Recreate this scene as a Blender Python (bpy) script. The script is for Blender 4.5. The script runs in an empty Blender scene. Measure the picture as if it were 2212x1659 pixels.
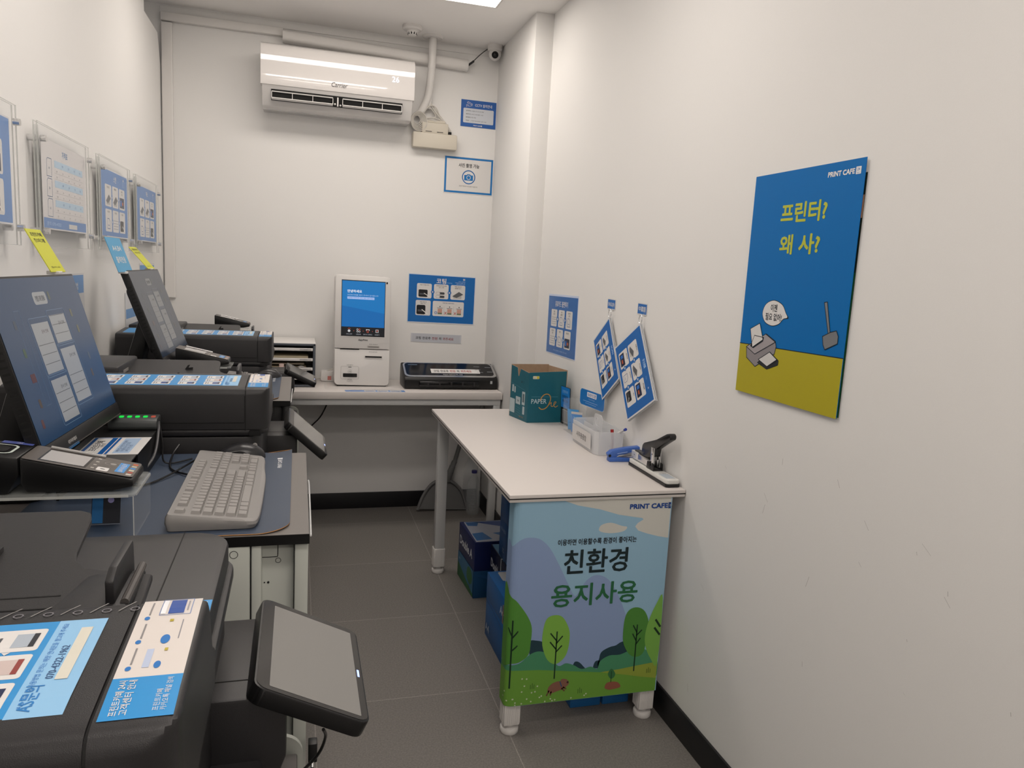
import bpy, bmesh, math, random
from mathutils import Vector, Matrix
from mathutils.geometry import tessellate_polygon
random.seed(7)
SC = bpy.context.scene
COL = SC.collection
PI = math.pi

# ---------------------------------------------------------------- camera, world, exposure
SC.view_settings.view_transform = 'Standard'
SC.view_settings.look = 'None'
SC.view_settings.gamma = 1
SC.view_settings.use_curve_mapping = False
SC.view_settings.exposure = 0.0

cam_d = bpy.data.cameras.new('camera'); cam = bpy.data.objects.new('camera', cam_d); COL.objects.link(cam)
yaw, pit, rol = 0.2838525, 0.14837394, 0.05378183
fw = Vector((math.sin(yaw)*math.cos(pit), math.cos(yaw)*math.cos(pit), -math.sin(pit)))
rt = Vector((math.cos(yaw), -math.sin(yaw), 0)); up = rt.cross(fw)
r2 = rt*math.cos(rol)+up*math.sin(rol); u2 = -rt*math.sin(rol)+up*math.cos(rol)
mw = Matrix((r2, u2, -fw)).transposed().to_4x4(); mw.translation = Vector((0, 0, 1.45))
cam.matrix_world = mw
cam_d.sensor_width = 36; cam_d.lens = 36*1610.604/2212; cam_d.clip_start = 0.02
SC.camera = cam

w = bpy.data.worlds.new('world'); SC.world = w; w.use_nodes = True
w.node_tree.nodes['Background'].inputs[0].default_value = (0.9, 0.93, 1.0, 1)
w.node_tree.nodes['Background'].inputs[1].default_value = 0.25

# ceiling light panels: (x0, x1, y0, y1, watts)
PANELS = [(-0.305, 0.895, 3.40, 3.70, 5.5), (-0.25, 0.65, 1.95, 2.25, 7.6), (-0.20, 0.70, 0.2, 0.5, 8.6), (-0.30, 0.80, -1.9, -1.5, 17)]
LIGHT_COL = (1.0, 0.925, 0.875)

# ---------------------------------------------------------------- materials
def lin(c): return c/12.92 if c <= .04045 else ((c+.055)/1.055)**2.4
def hexc(h):
    h = h.lstrip('#'); return tuple(lin(int(h[i:i+2], 16)/255) for i in (0, 2, 4))+(1,)
_m = {}
def M(name, col=None, rough=.5, metal=0, spec=.5, emit=0, trans=0, ior=1.45, coat=0, grain=0, gscale=300, bump=0, ecol=None):
    if name in _m: return _m[name]
    m = bpy.data.materials.new(name); m.use_nodes = True; nt = m.node_tree; b = nt.nodes['Principled BSDF']
    c = hexc(col) if isinstance(col, str) else tuple(col)+(1,)
    b.inputs['Base Color'].default_value = c
    b.inputs['Roughness'].default_value = rough; b.inputs['Metallic'].default_value = metal
    b.inputs['Specular IOR Level'].default_value = spec; b.inputs['IOR'].default_value = ior
    b.inputs['Transmission Weight'].default_value = trans
    if coat: b.inputs['Coat Weight'].default_value = coat; b.inputs['Coat Roughness'].default_value = .03
    if emit: b.inputs['Emission Color'].default_value = hexc(ecol) if ecol else c; b.inputs['Emission Strength'].default_value = emit
    if grain or bump:
        tc = nt.nodes.new('ShaderNodeTexCoord'); n = nt.nodes.new('ShaderNodeTexNoise'); n.inputs['Scale'].default_value = gscale; n.inputs['Detail'].default_value = 3
        nt.links.new(tc.outputs['Object'], n.inputs['Vector'])
        if grain:
            r = nt.nodes.new('ShaderNodeValToRGB'); r.color_ramp.elements[0].position = .3; r.color_ramp.elements[1].position = .7
            r.color_ramp.elements[0].color = tuple(max(0, x*(1-grain)) for x in c[:3])+(1,); r.color_ramp.elements[1].color = tuple(min(1, x*(1+grain)) for x in c[:3])+(1,)
            nt.links.new(n.outputs['Fac'], r.inputs[0]); nt.links.new(r.outputs[0], b.inputs['Base Color'])
        if bump:
            bp = nt.nodes.new('ShaderNodeBump'); bp.inputs['Strength'].default_value = bump; bp.inputs['Distance'].default_value = .001
            nt.links.new(n.outputs['Fac'], bp.inputs['Height']); nt.links.new(bp.outputs[0], b.inputs['Normal'])
    _m[name] = m; return m
def ink(h, rough=.4):                                   # printed colour
    return M('print_'+h.strip('#')+('' if rough == .4 else '_%d' % int(rough*100)), h, rough, spec=.4)
def screen_ink(h, e=1.0):
    return M('screen_'+h.strip('#')+'_%d' % int(e*100), '#050608', .22, emit=e, ecol=h)
WALL = M('wall_paint', (.80, .79, .775), .75, spec=.25, grain=.012, gscale=900, bump=.12)
CEIL = M('ceiling_paint', (.93, .91, .89), .8, spec=.2, grain=.01, gscale=400)
BBM = M('baseboard_black', '#17171a', .45)
DARK = M('dark_plastic', (.016, .0152, .0165), .37, spec=.5, grain=.06, gscale=1500, bump=.25)
DARKB = M('black_plastic', (.006, .006, .0065), .36, bump=.1, gscale=1200)
GLOSSB = M('gloss_black', (.006, .006, .007), .12)
BROWN = M('grey_brown_plastic', (.075, .068, .064), .45, bump=.2, gscale=1500)
PALE = M('pale_green_grey_metal', (.46, .48, .44), .45, bump=.06, gscale=900)
GREYP = M('light_grey_plastic', (.25, .24, .232), .5, bump=.12, gscale=1500)
GREYK = M('light_grey_keycap', (.285, .272, .262), .45)
WHITEP = M('white_plastic', (.74, .72, .70), .4)
WHITEG = M('gloss_white_plastic', (.66, .64, .625), .12, coat=.6)
WHITET = M('white_tabletop', (.66, .62, .595), .42, bump=.05, gscale=700)
WHITEM = M('white_metal', (.62, .625, .62), .4)
STEEL = M('brushed_steel', (.72, .72, .72), .22, metal=1)
def sheer(name, col, alpha, rough=.04):
    m = M(name, col, rough); m.node_tree.nodes['Principled BSDF'].inputs['Alpha'].default_value = alpha; return m
CLEAR = sheer('clear_acrylic', (.80, .82, .82), .07)
FROST = sheer('frosted_plastic', (.80, .81, .83), .52, .35)
CARD = M('cardboard', '#a98f76', .8, grain=.06, gscale=60)
SLOT = M('dark_gap', (.003, .003, .003), .7)

# ---------------------------------------------------------------- mesh builder
class MB:
    def __init__(s): s.bm = bmesh.new(); s.mats = []
    def mi(s, m):
        if m not in s.mats: s.mats.append(m)
        return s.mats.index(m)
    def face(s, pts, m, smooth=False):
        try: f = s.bm.faces.new([s.bm.verts.new(p) for p in pts])
        except ValueError: return None
        f.material_index = s.mi(m); f.smooth = smooth; return f
    def prism(s, poly, ax, a0, a1, m, bev=0, seg=2, xf=None, smooth=False):
        # poly in the two other axes (x: (y,z); y: (x,z); z: (x,y))
        def P(p, a):
            if ax == 'x': q = (a, p[0], p[1])
            elif ax == 'y': q = (p[0], a, p[1])
            else: q = (p[0], p[1], a)
            return xf(q) if xf else q
        bm = bmesh.new()
        A = [bm.verts.new(P(p, a0)) for p in poly]; B = [bm.verts.new(P(p, a1)) for p in poly]
        bm.faces.new(A); bm.faces.new(B[::-1]); n = len(poly)
        for i in range(n): bm.faces.new((A[i], B[i], B[(i+1) % n], A[(i+1) % n]))
        bmesh.ops.recalc_face_normals(bm, faces=bm.faces)
        if bev: bmesh.ops.bevel(bm, geom=list(bm.edges), offset=bev, segments=seg, affect='EDGES', profile=.5, clamp_overlap=True)
        s.merge(bm, m, smooth)
    def merge(s, bm, m, smooth=False, M4=None):
        k = s.mi(m); vm = {}
        for v in bm.verts: vm[v] = s.bm.verts.new(M4 @ v.co if M4 else v.co)
        for f in bm.faces:
            try: g = s.bm.faces.new([vm[v] for v in f.verts])
            except ValueError: continue
            g.material_index = k; g.smooth = smooth
        bm.free()
    def box(s, x0, x1, y0, y1, z0, z1, m, bev=0, seg=2, xf=None):
        x0, x1 = min(x0, x1), max(x0, x1); y0, y1 = min(y0, y1), max(y0, y1)
        s.prism([(x0, y0), (x1, y0), (x1, y1), (x0, y1)], 'z', z0, z1, m, bev, seg, xf)
    def rbox(s, x0, x1, y0, y1, z0, z1, m, r, ax='z', n=6, bev=0, xf=None, corners=(1, 1, 1, 1)):
        if ax == 'z': a, b, c, d, e, f = x0, x1, y0, y1, z0, z1
        elif ax == 'y': a, b, c, d, e, f = x0, x1, z0, z1, y0, y1
        else: a, b, c, d, e, f = y0, y1, z0, z1, x0, x1
        s.prism(rrect(a, c, b, d, r, n, corners), ax, e, f, m, bev, 2, xf, )
    def cyl(s, p0, p1, r, m, n=20, r2=None, cap=True, smooth=True):
        p0, p1 = Vector(p0), Vector(p1); d = (p1-p0).normalized(); a = d.orthogonal().normalized(); b = d.cross(a)
        r2 = r if r2 is None else r2
        A = [s.bm.verts.new(p0+(a*math.cos(t)+b*math.sin(t))*r) for t in [2*PI*i/n for i in range(n)]]
        B = [s.bm.verts.new(p1+(a*math.cos(t)+b*math.sin(t))*r2) for t in [2*PI*i/n for i in range(n)]]
        k = s.mi(m)
        for i in range(n):
            f = s.bm.faces.new((A[i], A[(i+1) % n], B[(i+1) % n], B[i])); f.material_index = k; f.smooth = smooth
        if cap:
            f = s.bm.faces.new(A[::-1]); f.material_index = k; f = s.bm.faces.new(B); f.material_index = k
    def tube(s, pts, r, m, n=8, closed=False, sub=6):
        P = spline3(pts, sub, closed); k = s.mi(m); rings = []; a = None
        for i, p in enumerate(P):
            q = P[min(i+1, len(P)-1)]-P[max(i-1, 0)]
            if q.length < 1e-9: q = Vector((0, 0, 1))
            d = q.normalized()
            a = d.orthogonal().normalized() if a is None else (a-d*a.dot(d)).normalized()
            b = d.cross(a)
            rings.append([s.bm.verts.new(p+(a*math.cos(2*PI*j/n)+b*math.sin(2*PI*j/n))*r) for j in range(n)])
        for A, B in zip(rings, rings[1:]):
            for j in range(n):
                f = s.bm.faces.new((A[j], A[(j+1) % n], B[(j+1) % n], B[j])); f.material_index = k; f.smooth = True
        for R_ in (rings[0], rings[-1]):
            f = s.bm.faces.new(R_); f.material_index = k
    def lathe(s, prof, c, m, n=32):
        k = s.mi(m); c = Vector(c)
        R_ = [[s.bm.verts.new(c+Vector((r*math.cos(2*PI*j/n), r*math.sin(2*PI*j/n), z))) for j in range(n)] for r, z in prof]
        for A, B in zip(R_, R_[1:]):
            for j in range(n):
                f = s.bm.faces.new((A[j], A[(j+1) % n], B[(j+1) % n], B[j])); f.material_index = k; f.smooth = True
    def ball(s, c, r, m, sc=(1, 1, 1), seg=24):
        bm = bmesh.new(); bmesh.ops.create_uvsphere(bm, u_segments=seg, v_segments=seg//2, radius=r)
        s.merge(bm, m, True, Matrix.Translation(Vector(c)) @ Matrix.Diagonal((*sc, 1)))
    def build(s, name, parent=None, base=None, M4=None):
        me = bpy.data.meshes.new(name)
        if M4: bmesh.ops.transform(s.bm, matrix=M4, verts=s.bm.verts)
        if base: bmesh.ops.translate(s.bm, vec=-Vector(base), verts=s.bm.verts)
        if type(s) is MB:
            s.bm.normal_update()
            for f in s.bm.faces: f.smooth = True
            for e in s.bm.edges: e.smooth = len(e.link_faces) == 2 and e.calc_face_angle(4) < .62
        s.bm.normal_update(); s.bm.to_mesh(me); s.bm.free()
        for m in s.mats: me.materials.append(m)
        o = bpy.data.objects.new(name, me); COL.objects.link(o)
        if base: o.location = base
        if parent is not None:
            o.parent = parent
            if parent.type == 'EMPTY': o.matrix_parent_inverse = Matrix.LocRotScale(parent.location, parent.rotation_euler, None).inverted()
            elif parent.location.length: o.matrix_parent_inverse = Matrix.Translation(-parent.location)
        return o
def rrect(x0, y0, x1, y1, r, n=5, corners=(1, 1, 1, 1)):
    out = []; r = min(r, abs(x1-x0)/2, abs(y1-y0)/2)
    for k, (cx, cy, a) in enumerate(((x1-r, y0+r, -PI/2), (x1-r, y1-r, 0), (x0+r, y1-r, PI/2), (x0+r, y0+r, PI))):
        if not corners[k]: out.append((cx+(r if k < 2 else -r), cy+(-r if k in (0, 3) else r))); continue
        for i in range(n+1):
            t = a+PI/2*i/n; out.append((cx+r*math.cos(t), cy+r*math.sin(t)))
    return out
def spline3(pts, sub=6, closed=False):
    P = [Vector(p) for p in pts]
    if len(P) < 3 or sub < 2: return P
    out = []; n = len(P)
    for i in range(n if closed else n-1):
        g = (lambda k: P[k % n]) if closed else (lambda k: P[max(0, min(n-1, k))])
        a, b, c, d = g(i-1), g(i), g(i+1), g(i+2)
        for j in range(sub):
            t = j/sub
            out.append(.5*((2*b)+(c-a)*t+(2*a-5*b+4*c-d)*t*t+(3*b-a-3*c+d)*t**3))
    if not closed: out.append(P[-1])
    return out
def smooth2(pts, sub=5): return [(v.x, v.y) for v in spline3([(p[0], p[1], 0) for p in pts], sub, True)]
def thing(name, label, cat, loc, rotz=0, group=None):
    o = bpy.data.objects.new(name, None); COL.objects.link(o); o.location = loc; o.rotation_euler = (0, 0, rotz); o.empty_display_size = .05
    return tag(o, label, cat, group)
def tag(o, label, cat, group=None):
    o['label'] = label; o['category'] = cat
    if group: o['group'] = group
    return o
def struct(o): o['kind'] = 'structure'; return o
def copy_tree(o, parent=None):
    c = o.copy(); COL.objects.link(c)
    if parent is not None: c.parent = parent; c.matrix_parent_inverse = o.matrix_parent_inverse.copy()
    for ch in list(o.children): copy_tree(ch, c)
    return c

# ---------------------------------------------------------------- printed sheets: flat art kept inside one mesh
_tx = {}
def glyphs(t, bold, shear=0):
    k = (t, shear)
    if k in _tx: return _tx[k]
    cu = bpy.data.curves.new('t', 'FONT'); cu.body = t; cu.size = 1; cu.resolution_u = 2; cu.shear = shear
    ob = bpy.data.objects.new('t', cu); me = bpy.data.meshes.new_from_object(ob)
    V = [(v.co.x, v.co.y) for v in me.vertices]; F = [tuple(p.vertices) for p in me.polygons]
    bpy.data.objects.remove(ob); bpy.data.curves.remove(cu); bpy.data.meshes.remove(me)
    xs = [v[0] for v in V] or [0]; _tx[k] = (V, F, min(xs), max(xs)); return _tx[k]
class Sheet(MB):
    """art in metres on a surface: f(u, v, h) -> world point"""
    def __init__(s, O=(0, 0, 0), U=(1, 0, 0), V=(0, 0, 1), f=None, lift=.00016):
        super().__init__(); O, U, V = Vector(O), Vector(U).normalized(), Vector(V).normalized(); N = U.cross(V)
        s.f = f or (lambda u, v, h: O+U*u+V*v+N*h); s.lift = lift; s.N = N
    def P(s, p, L): return s.f(p[0], p[1], L*s.lift)
    cu = cv = ()
    def poly(s, pts, m, L=1):
        if not (s.cu or s.cv) or len(pts) < 3: return s.face([s.P(p, L) for p in pts], m)
        bm = bmesh.new()
        vv = [bm.verts.new((p[0], p[1], 0)) for p in pts]
        for tr_ in tessellate_polygon([[Vector((p[0], p[1], 0)) for p in pts]]):
            try: bm.faces.new([vv[i] for i in tr_])
            except ValueError: pass
        bm.normal_update()
        if sum(f.normal.z for f in bm.faces) < 0: bmesh.ops.reverse_faces(bm, faces=bm.faces[:])
        for c, no in [(q, (1, 0, 0)) for q in s.cu]+[(q, (0, 1, 0)) for q in s.cv]:
            bmesh.ops.bisect_plane(bm, geom=bm.verts[:]+bm.edges[:]+bm.faces[:], plane_co=(c*no[0], c*no[1], 0), plane_no=no)
        for v in bm.verts: v.co = s.P((v.co.x, v.co.y), L)
        s.merge(bm, m); return None
    def grid(s, u0, v0, u1, v1, m, L=1, nu=1, nv=1):
        for i in range(nu):
            for j in range(nv):
                a, b, c, d = u0+(u1-u0)*i/nu, u0+(u1-u0)*(i+1)/nu, v0+(v1-v0)*j/nv, v0+(v1-v0)*(j+1)/nv
                s.poly([(a, c), (b, c), (b, d), (a, d)], m, L)
    def rect(s, u0, v0, u1, v1, m, L=1, r=0):
        s.poly(rrect(u0, v0, u1, v1, r) if r else [(u0, v0), (u1, v0), (u1, v1), (u0, v1)], m, L)
    def curve(s, pts, m, L=1, sub=5):
        Q = smooth2(pts, sub)
        if s.cu or s.cv: s.poly(Q, m, L)
        else:
            for tr_ in tessellate_polygon([[Vector((p[0], p[1], 0)) for p in Q]]): s.poly([Q[i] for i in tr_], m, L)
    def line(s, pts, wd, m, L=1, closed=False):
        L0 = L
        Q = list(pts)+([pts[0]] if closed else [])
        for q_, ((a, b), (c, d)) in enumerate(zip(Q, Q[1:])):
            L = L0+(q_ % 3)*.12
            l = math.hypot(c-a, d-b) or 1; nx, ny = -(d-b)/l*wd/2, (c-a)/l*wd/2; ex, ey = (c-a)/l*wd/2*.9, (d-b)/l*wd/2*.9
            s.poly([(a-ex-nx, b-ey-ny), (c+ex-nx, d+ey-ny), (c+ex+nx, d+ey+ny), (a-ex+nx, b-ey+ny)], m, L)
    def circ(s, u, v, r, m, L=1, ry=None, n=24): s.poly([(u+r*math.cos(2*PI*i/n), v+(ry or r)*math.sin(2*PI*i/n)) for i in range(n)], m, L)
    def ring(s, u, v, r, wd, m, L=1, n=28, sx=1):
        s.line([(u+sx*r*math.cos(2*PI*i/n), v+r*math.sin(2*PI*i/n)) for i in range(n)], wd, m, L, True)
    def text(s, t, u, v, size, m, L=2, al='c', bold=1, width=None, shear=0, rot=0):
        V, F, a, b = glyphs(t, bold, shear); sx = size
        if width: sx = width/(b-a)
        off = {'l': 0, 'c': -(b-a)/2, 'r': -(b-a)}[al]; k = s.mi(m); cr, sr = math.cos(rot), math.sin(rot)
        e = bold*.018*size; n = 0 if bold < .55 or size < .006 else (8 if size > .03 else 4)
        for q in range(max(n, 1)):
            ex, ey = (e*math.cos(2*PI*(q+.5)/n), e*math.sin(2*PI*(q+.5)/n)) if n else (0, 0)
            vs = []
            for x, y in V:
                X, Y = (x-a+off)*sx+ex, y*size+ey
                vs.append(s.bm.verts.new(s.P((u+X*cr-Y*sr, v+X*sr+Y*cr), L+q*.1)))
            for f in F:
                try: g = s.bm.faces.new([vs[i] for i in f]); g.material_index = k
                except ValueError: pass
    def board(s, w_, h_, m, th=.0012, back=None):              # the paper itself, with its thickness
        c = [(0, 0), (w_, 0), (w_, h_), (0, h_)]
        A = [s.f(u, v, 0) for u, v in c]; B = [s.f(u, v, -th) for u, v in c]
        s.face(A, m); s.face(B[::-1], back or m)
        for i in range(4): s.face([A[i], B[i], B[(i+1) % 4], A[(i+1) % 4]], m)
BLUE = '#1467b0'; DBLUE = '#0d4f93'; LBLUE = '#7db4e0'; PW = '#dcdad8'; INK = '#1c1e22'
def steps(S, u0, v0, u1, v1, nx, ny, gap, L=2, pics=None, caps=None, bg=BLUE, txt=.011, arrows=True):
    """rows of rounded white step boxes with captions, pictures and arrows"""
    wc = (u1-u0-gap*(nx-1))/nx; hc = (v1-v0-gap*(ny-1))/ny; k = 0
    for j in range(ny):
        for i in range(nx):
            a, b = u0+i*(wc+gap), v1-(j+1)*hc-j*gap
            S.rect(a, b, a+wc, b+hc, ink(PW), L, r=min(wc, hc)*.1)
            cap = caps[k % len(caps)] if caps else ''
            for q, ln in enumerate(cap.split('\n')): 
                if ln: S.text(ln, a+wc/2, b+hc-txt*1.5-q*txt*1.25, txt, ink(INK), L+1, bold=.6)
            p = pics[k % len(pics)] if pics else None
            if p: p(S, a+wc*.12, b+hc*.08, wc*.76, hc*.5, L+1)
            if arrows and i < nx-1:
                x = a+wc+gap/2; y = b+hc*.45
                S.circ(x, y, gap*.85, ink(bg), L+2); S.poly([(x-gap*.35, y-gap*.4), (x-gap*.35, y+gap*.4), (x+gap*.5, y)], ink(PW), L+3)
            k += 1
def pic_dark(S, u, v, w_, h_, L): S.rect(u, v, u+w_*.8, v+h_, ink('#1a1a1d'), L, r=h_*.15); S.rect(u+w_*.1, v+h_*.3, u+w_*.55, v+h_*.5, ink('#54565c'), L+1); S.line([(u+w_*.5, v+h_*.5), (u+w_, v+h_*.05)], h_*.09, ink('#f0eeea'), L+2)
def pic_scr(S, u, v, w_, h_, L): S.rect(u, v, u+w_, v+h_, ink('#16213f'), L); S.rect(u+w_*.12, v+h_*.2, u+w_*.4, v+h_*.75, ink('#2d6fc4'), L+1); S.rect(u+w_*.5, v+h_*.3, u+w_*.8, v+h_*.6, ink('#b6552f'), L+1)
def pic_line(S, u, v, w_, h_, L):
    q = [(u+w_*.2, v+h_*.1), (u+w_*.75, v+h_*.1), (u+w_*.75, v+h_*.75), (u+w_*.55, v+h_), (u+w_*.2, v+h_)]; S.line(q, w_*.035, ink(DBLUE), L, True); S.line([(u+w_*.35, v+h_*.4), (u+w_*.6, v+h_*.4)], w_*.035, ink(DBLUE), L)
def pic_cyl(S, u, v, w_, h_, L): S.rect(u+w_*.1, v, u+w_*.85, v+h_*.45, ink('#b9b7b4'), L, r=h_*.08); S.poly([(u, v+h_*.3), (u+w_*.6, v+h_*.95), (u+w_, v+h_*.6), (u+w_*.4, v+h_*.1)], ink('#5d5f63'), L+1)
def pic_rows(S, u, v, w_, h_, L):
    for i in range(4): S.line([(u, v+h_*(.15+.25*i)), (u+w_, v+h_*(.15+.25*i))], h_*.05, ink('#8b8f98'), L)
def logo24(S, u, v, h, m, m2, L=2):
    S.text('PRINT CAFE', u, v, h*1.38, m, L, 'r', bold=2.6, width=h*7.6)
    S.rect(u+h*.35, v-h*.22, u+h*1.75, v+h*1.2, m, L, r=h*.1); S.text('24', u+h*1.05, v+h*.45, h*.75, m2, L+1, bold=.8); S.text('hours', u+h*1.05, v-h*.05, h*.35, m2, L+1, bold=.3)

# ================================================================ the room
XL, XR, YB, ZC, YF = -.693, 1.195, 4.405, 2.71, -2.6
b = MB(); b.box(XL-.3, XR+.2, YF-.2, YB+.2, -.08, 0, M('floor_tile', (.1, .1, .1)))
fl = struct(b.build('floor'))
m = _m['floor_tile']; nt = m.node_tree; B_ = nt.nodes['Principled BSDF']; B_.inputs['Roughness'].default_value = .5; B_.inputs['Specular IOR Level'].default_value = .35
tc = nt.nodes.new('ShaderNodeTexCoord'); mp = nt.nodes.new('ShaderNodeMapping'); mp.inputs['Location'].default_value = (-.066, -.564+.003, 0)
br = nt.nodes.new('ShaderNodeTexBrick'); br.offset = 0; br.inputs['Scale'].default_value = 1
br.inputs['Brick Width'].default_value = .594; br.inputs['Row Height'].default_value = .594; br.inputs['Mortar Size'].default_value = .0018; br.inputs['Mortar Smooth'].default_value = .1
br.inputs['Color1'].default_value = (.195, .182, .169, 1); br.inputs['Color2'].default_value = (.186, .174, .162, 1); br.inputs['Mortar'].default_value = (.30, .28, .255, 1)
nz = nt.nodes.new('ShaderNodeTexNoise'); nz.inputs['Scale'].default_value = 180; nz.inputs['Detail'].default_value = 4
mx = nt.nodes.new('ShaderNodeMixRGB'); mx.blend_type = 'OVERLAY'; mx.inputs[0].default_value = .45
nt.links.new(tc.outputs['Object'], mp.inputs[0]); nt.links.new(mp.outputs[0], br.inputs['Vector']); nt.links.new(tc.outputs['Object'], nz.inputs['Vector'])
nt.links.new(br.outputs['Color'], mx.inputs[1]); nt.links.new(nz.outputs['Fac'], mx.inputs[2]); nt.links.new(mx.outputs[0], B_.inputs['Base Color'])
bp = nt.nodes.new('ShaderNodeBump'); bp.inputs['Strength'].default_value = .15; bp.inputs['Distance'].default_value = .001; nt.links.new(nz.outputs['Fac'], bp.inputs['Height']); nt.links.new(bp.outputs[0], B_.inputs['Normal'])

b = MB(); b.box(XL-.3, XR+.2, YF-.2, YB+.2, ZC, ZC+.1, CEIL); struct(b.build('ceiling'))
b = MB(); b.box(XL-.3, XR+.2, YB, YB+.1, 0, ZC, WALL); struct(b.build('wall_back'))
b = MB(); b.prism([(YF, 0), (4.395, 0), (4.395, 2.40), (4.32, 2.547), (3.98, 2.547), (3.97, ZC), (YF, ZC)], 'x', XL-.02, XL, WALL)
b.box(XL-.25, XL-.12, 3.9, YB, 2.3, ZC, WALL); struct(b.build('wall_left'))
b = MB()
b.box(XR, XR+.1, YF, YB, 0, ZC, WALL); struct(b.build('wall_right'))
b = MB(); b.box(XL-.3, XR+.2, YF-.1, YF, 0, ZC, M('front_wall', (.6, .59, .58), .7)); struct(b.build('wall_front'))
b = MB(); b.box(1.103, XR+.02, 3.696, YB+.01, 0, ZC, WALL, .002); struct(b.build('trim_1'))
b = MB(); b.box(XL, 1.103, YB-.012, YB, 0, .096, BBM, .001); struct(b.build('baseboard_back'))
b = MB(); b.box(XR-.009, XR, YF, 3.696, 0, .096, BBM, .001); struct(b.build('baseboard_right'))
b = MB(); b.box(1.094, 1.103, 3.696, YB-.012, 0, .096, BBM, .001); b.box(1.094, XR-.009, 3.687, 3.696, 0, .096, BBM, .001); struct(b.build('baseboard_column'))
b = MB(); b.box(XL, 1.103, YB-.006, YB, 2.668, 2.70, WALL, .001); struct(b.build('trim_2'))
# pencil scuffs on the right wall
b = MB(); sc = M('scuff', '#8e8a86', .8)
for _ in range(34):
    y = random.uniform(.75, 1.75) if random.random() < .8 else random.uniform(1.8, 2.6); z = random.uniform(.15, 1.05); l = random.uniform(.005, .03); a = random.uniform(.3, 2.2)
    dy, dz = l*math.cos(a), l*math.sin(a); b.face([(XR-.0004, y, z), (XR-.0004, y+.0007, z), (XR-.0004, y+dy+.0007, z+dz), (XR-.0004, y+dy, z+dz)], sc)
o = b.build('wall_scuff_marks'); struct(o)

# ceiling light panels
LP = M('led_panel', '#ffffff', .5, emit=6.0, ecol='#fff4e6')
for i, (x0, x1, y0, y1, pw) in enumerate(PANELS):
    t = thing('ceiling_light', ['white rectangular LED panel in the ceiling above the air conditioner', 'LED panel above the paper storage table', 'LED panel above the camera position', 'LED panel at the entrance end of the room'][i], 'light', ((x0+x1)/2, (y0+y1)/2, ZC), 0, 'ceiling LED panels')
    b = MB(); b.box(x0-.012, x1+.012, y0-.012, y1+.012, ZC-.008, ZC-.001, WHITEP, .002); b.build('frame', t)
    b = MB(); b.box(x0, x1, y0, y1, ZC-.010, ZC-.0082, LP); b.build('diffuser', t)
    ld = bpy.data.lights.new('panel_light', 'AREA'); ld.shape = 'RECTANGLE'; ld.size = x1-x0; ld.size_y = y1-y0; ld.energy = pw; ld.color = LIGHT_COL
    lo = bpy.data.objects.new('panel_light', ld); COL.objects.link(lo); lo.parent = t; lo.location = (0, 0, -.013)

# ---------------------------------------------------------------- cable trunking, pipe, air conditioner
b = MB(); b.rbox(-.687, -.634, YB-.026, YB+.001, 1.22, 2.618, WHITEP, .006); tag(b.build('cable_trunking', base=(-.66, YB, 1.22)), 'vertical white cable trunking in the left corner of the back wall', 'cable trunking')
b = MB(); b.box(-.687, -.09, YB-.03, YB, 2.625, 2.665, WHITEP, .004); tag(b.build('cable_trunking', base=(-.4, YB, 2.645)), 'narrow horizontal white trunking high on the back wall, left of the air conditioner', 'cable trunking')
def sl(q): return (q[0], q[1], q[2]-(q[0]+.092)*.028)
b = MB(); b.rbox(-.092, .912, YB-.062, YB, 2.594, 2.652, WHITEP, .02, ax='x', xf=sl); tag(b.build('pipe_cover', base=(.4, YB, 2.62)), 'thick rounded white pipe cover running behind the top of the air conditioner', 'pipe cover')

t = thing('air_conditioner', 'white wall air conditioner with open louver above the back table', 'air conditioner', (.197, YB, 2.24))
yf = 4.185
prof = [(YB, 2.535), (yf+.03, 2.538), (yf+.008, 2.530), (yf, 2.50), (yf, 2.330), (yf+.006, 2.322), (yf+.05, 2.235), (yf+.10, 2.228), (YB, 2.232)]
b = MB(); b.prism(prof, 'x', -.188, .582, WHITEG, .004); b.build('body', t)
b = MB()
fp = [(yf-.004, 2.332), (yf-.009, 2.36), (yf-.010, 2.42), (yf-.007, 2.48), (yf+.004, 2.522), (yf+.03, 2.540), (yf+.05, 2.541), (yf+.05, 2.33)]
b.prism([(p.x, p.y) for p in spline3([(q[0], q[1], 0) for q in fp[:7]], 6)]+[fp[7]], 'x', -.194, .588, M('ac_panel_white', (.70, .675, .66), .07, coat=1.0), .0, smooth=True)
b.build('front_panel', t)
b = MB(); b.prism([(yf+.004, 2.312), (yf+.020, 2.262), (yf+.04, 2.262), (yf+.04, 2.312)], 'x', -.143, .528, SLOT); b.build('air_outlet', t)
for (x0, x1) in ((-.140, .165), (.215, .524)):
    b = MB(); xf = lambda q: (q[0], q[1]-.004, q[2]-.0)
    b.prism([(yf+.016, 2.262), (yf-.002, 2.268), (yf-.002, 2.271), (yf+.016, 2.266)], 'x', x0, x1, WHITEP)
    for k in range(4):
        x = x0+(x1-x0)*k/3; b.prism([(yf+.014, 2.266), (yf-.002, 2.270), (yf+.002, 2.300), (yf+.006, 2.300)], 'x', x-.0012, x+.0012, WHITEP)
    b.prism([(yf+.002, 2.298), (yf-.001, 2.303), (yf+.003, 2.304), (yf+.006, 2.300)], 'x', x0, x1, WHITEP)
    b.build('louver', t)
b = MB(); b.cyl((.19, yf+.012, 2.262), (.19, yf+.002, 2.305), .004, WHITEP, 8); b.ball((.176, yf+.012, 2.272), .005, WHITEP); b.ball((.204, yf+.012, 2.268), .005, WHITEP); b.build('louver_hinge', t)
S = Sheet((0, yf-.0115, 0)); S.text('Carrier', .197, 2.354, .033, ink('#4a484a'), 1, bold=0, shear=.25, width=.082); S.build('logo', t)
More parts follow.
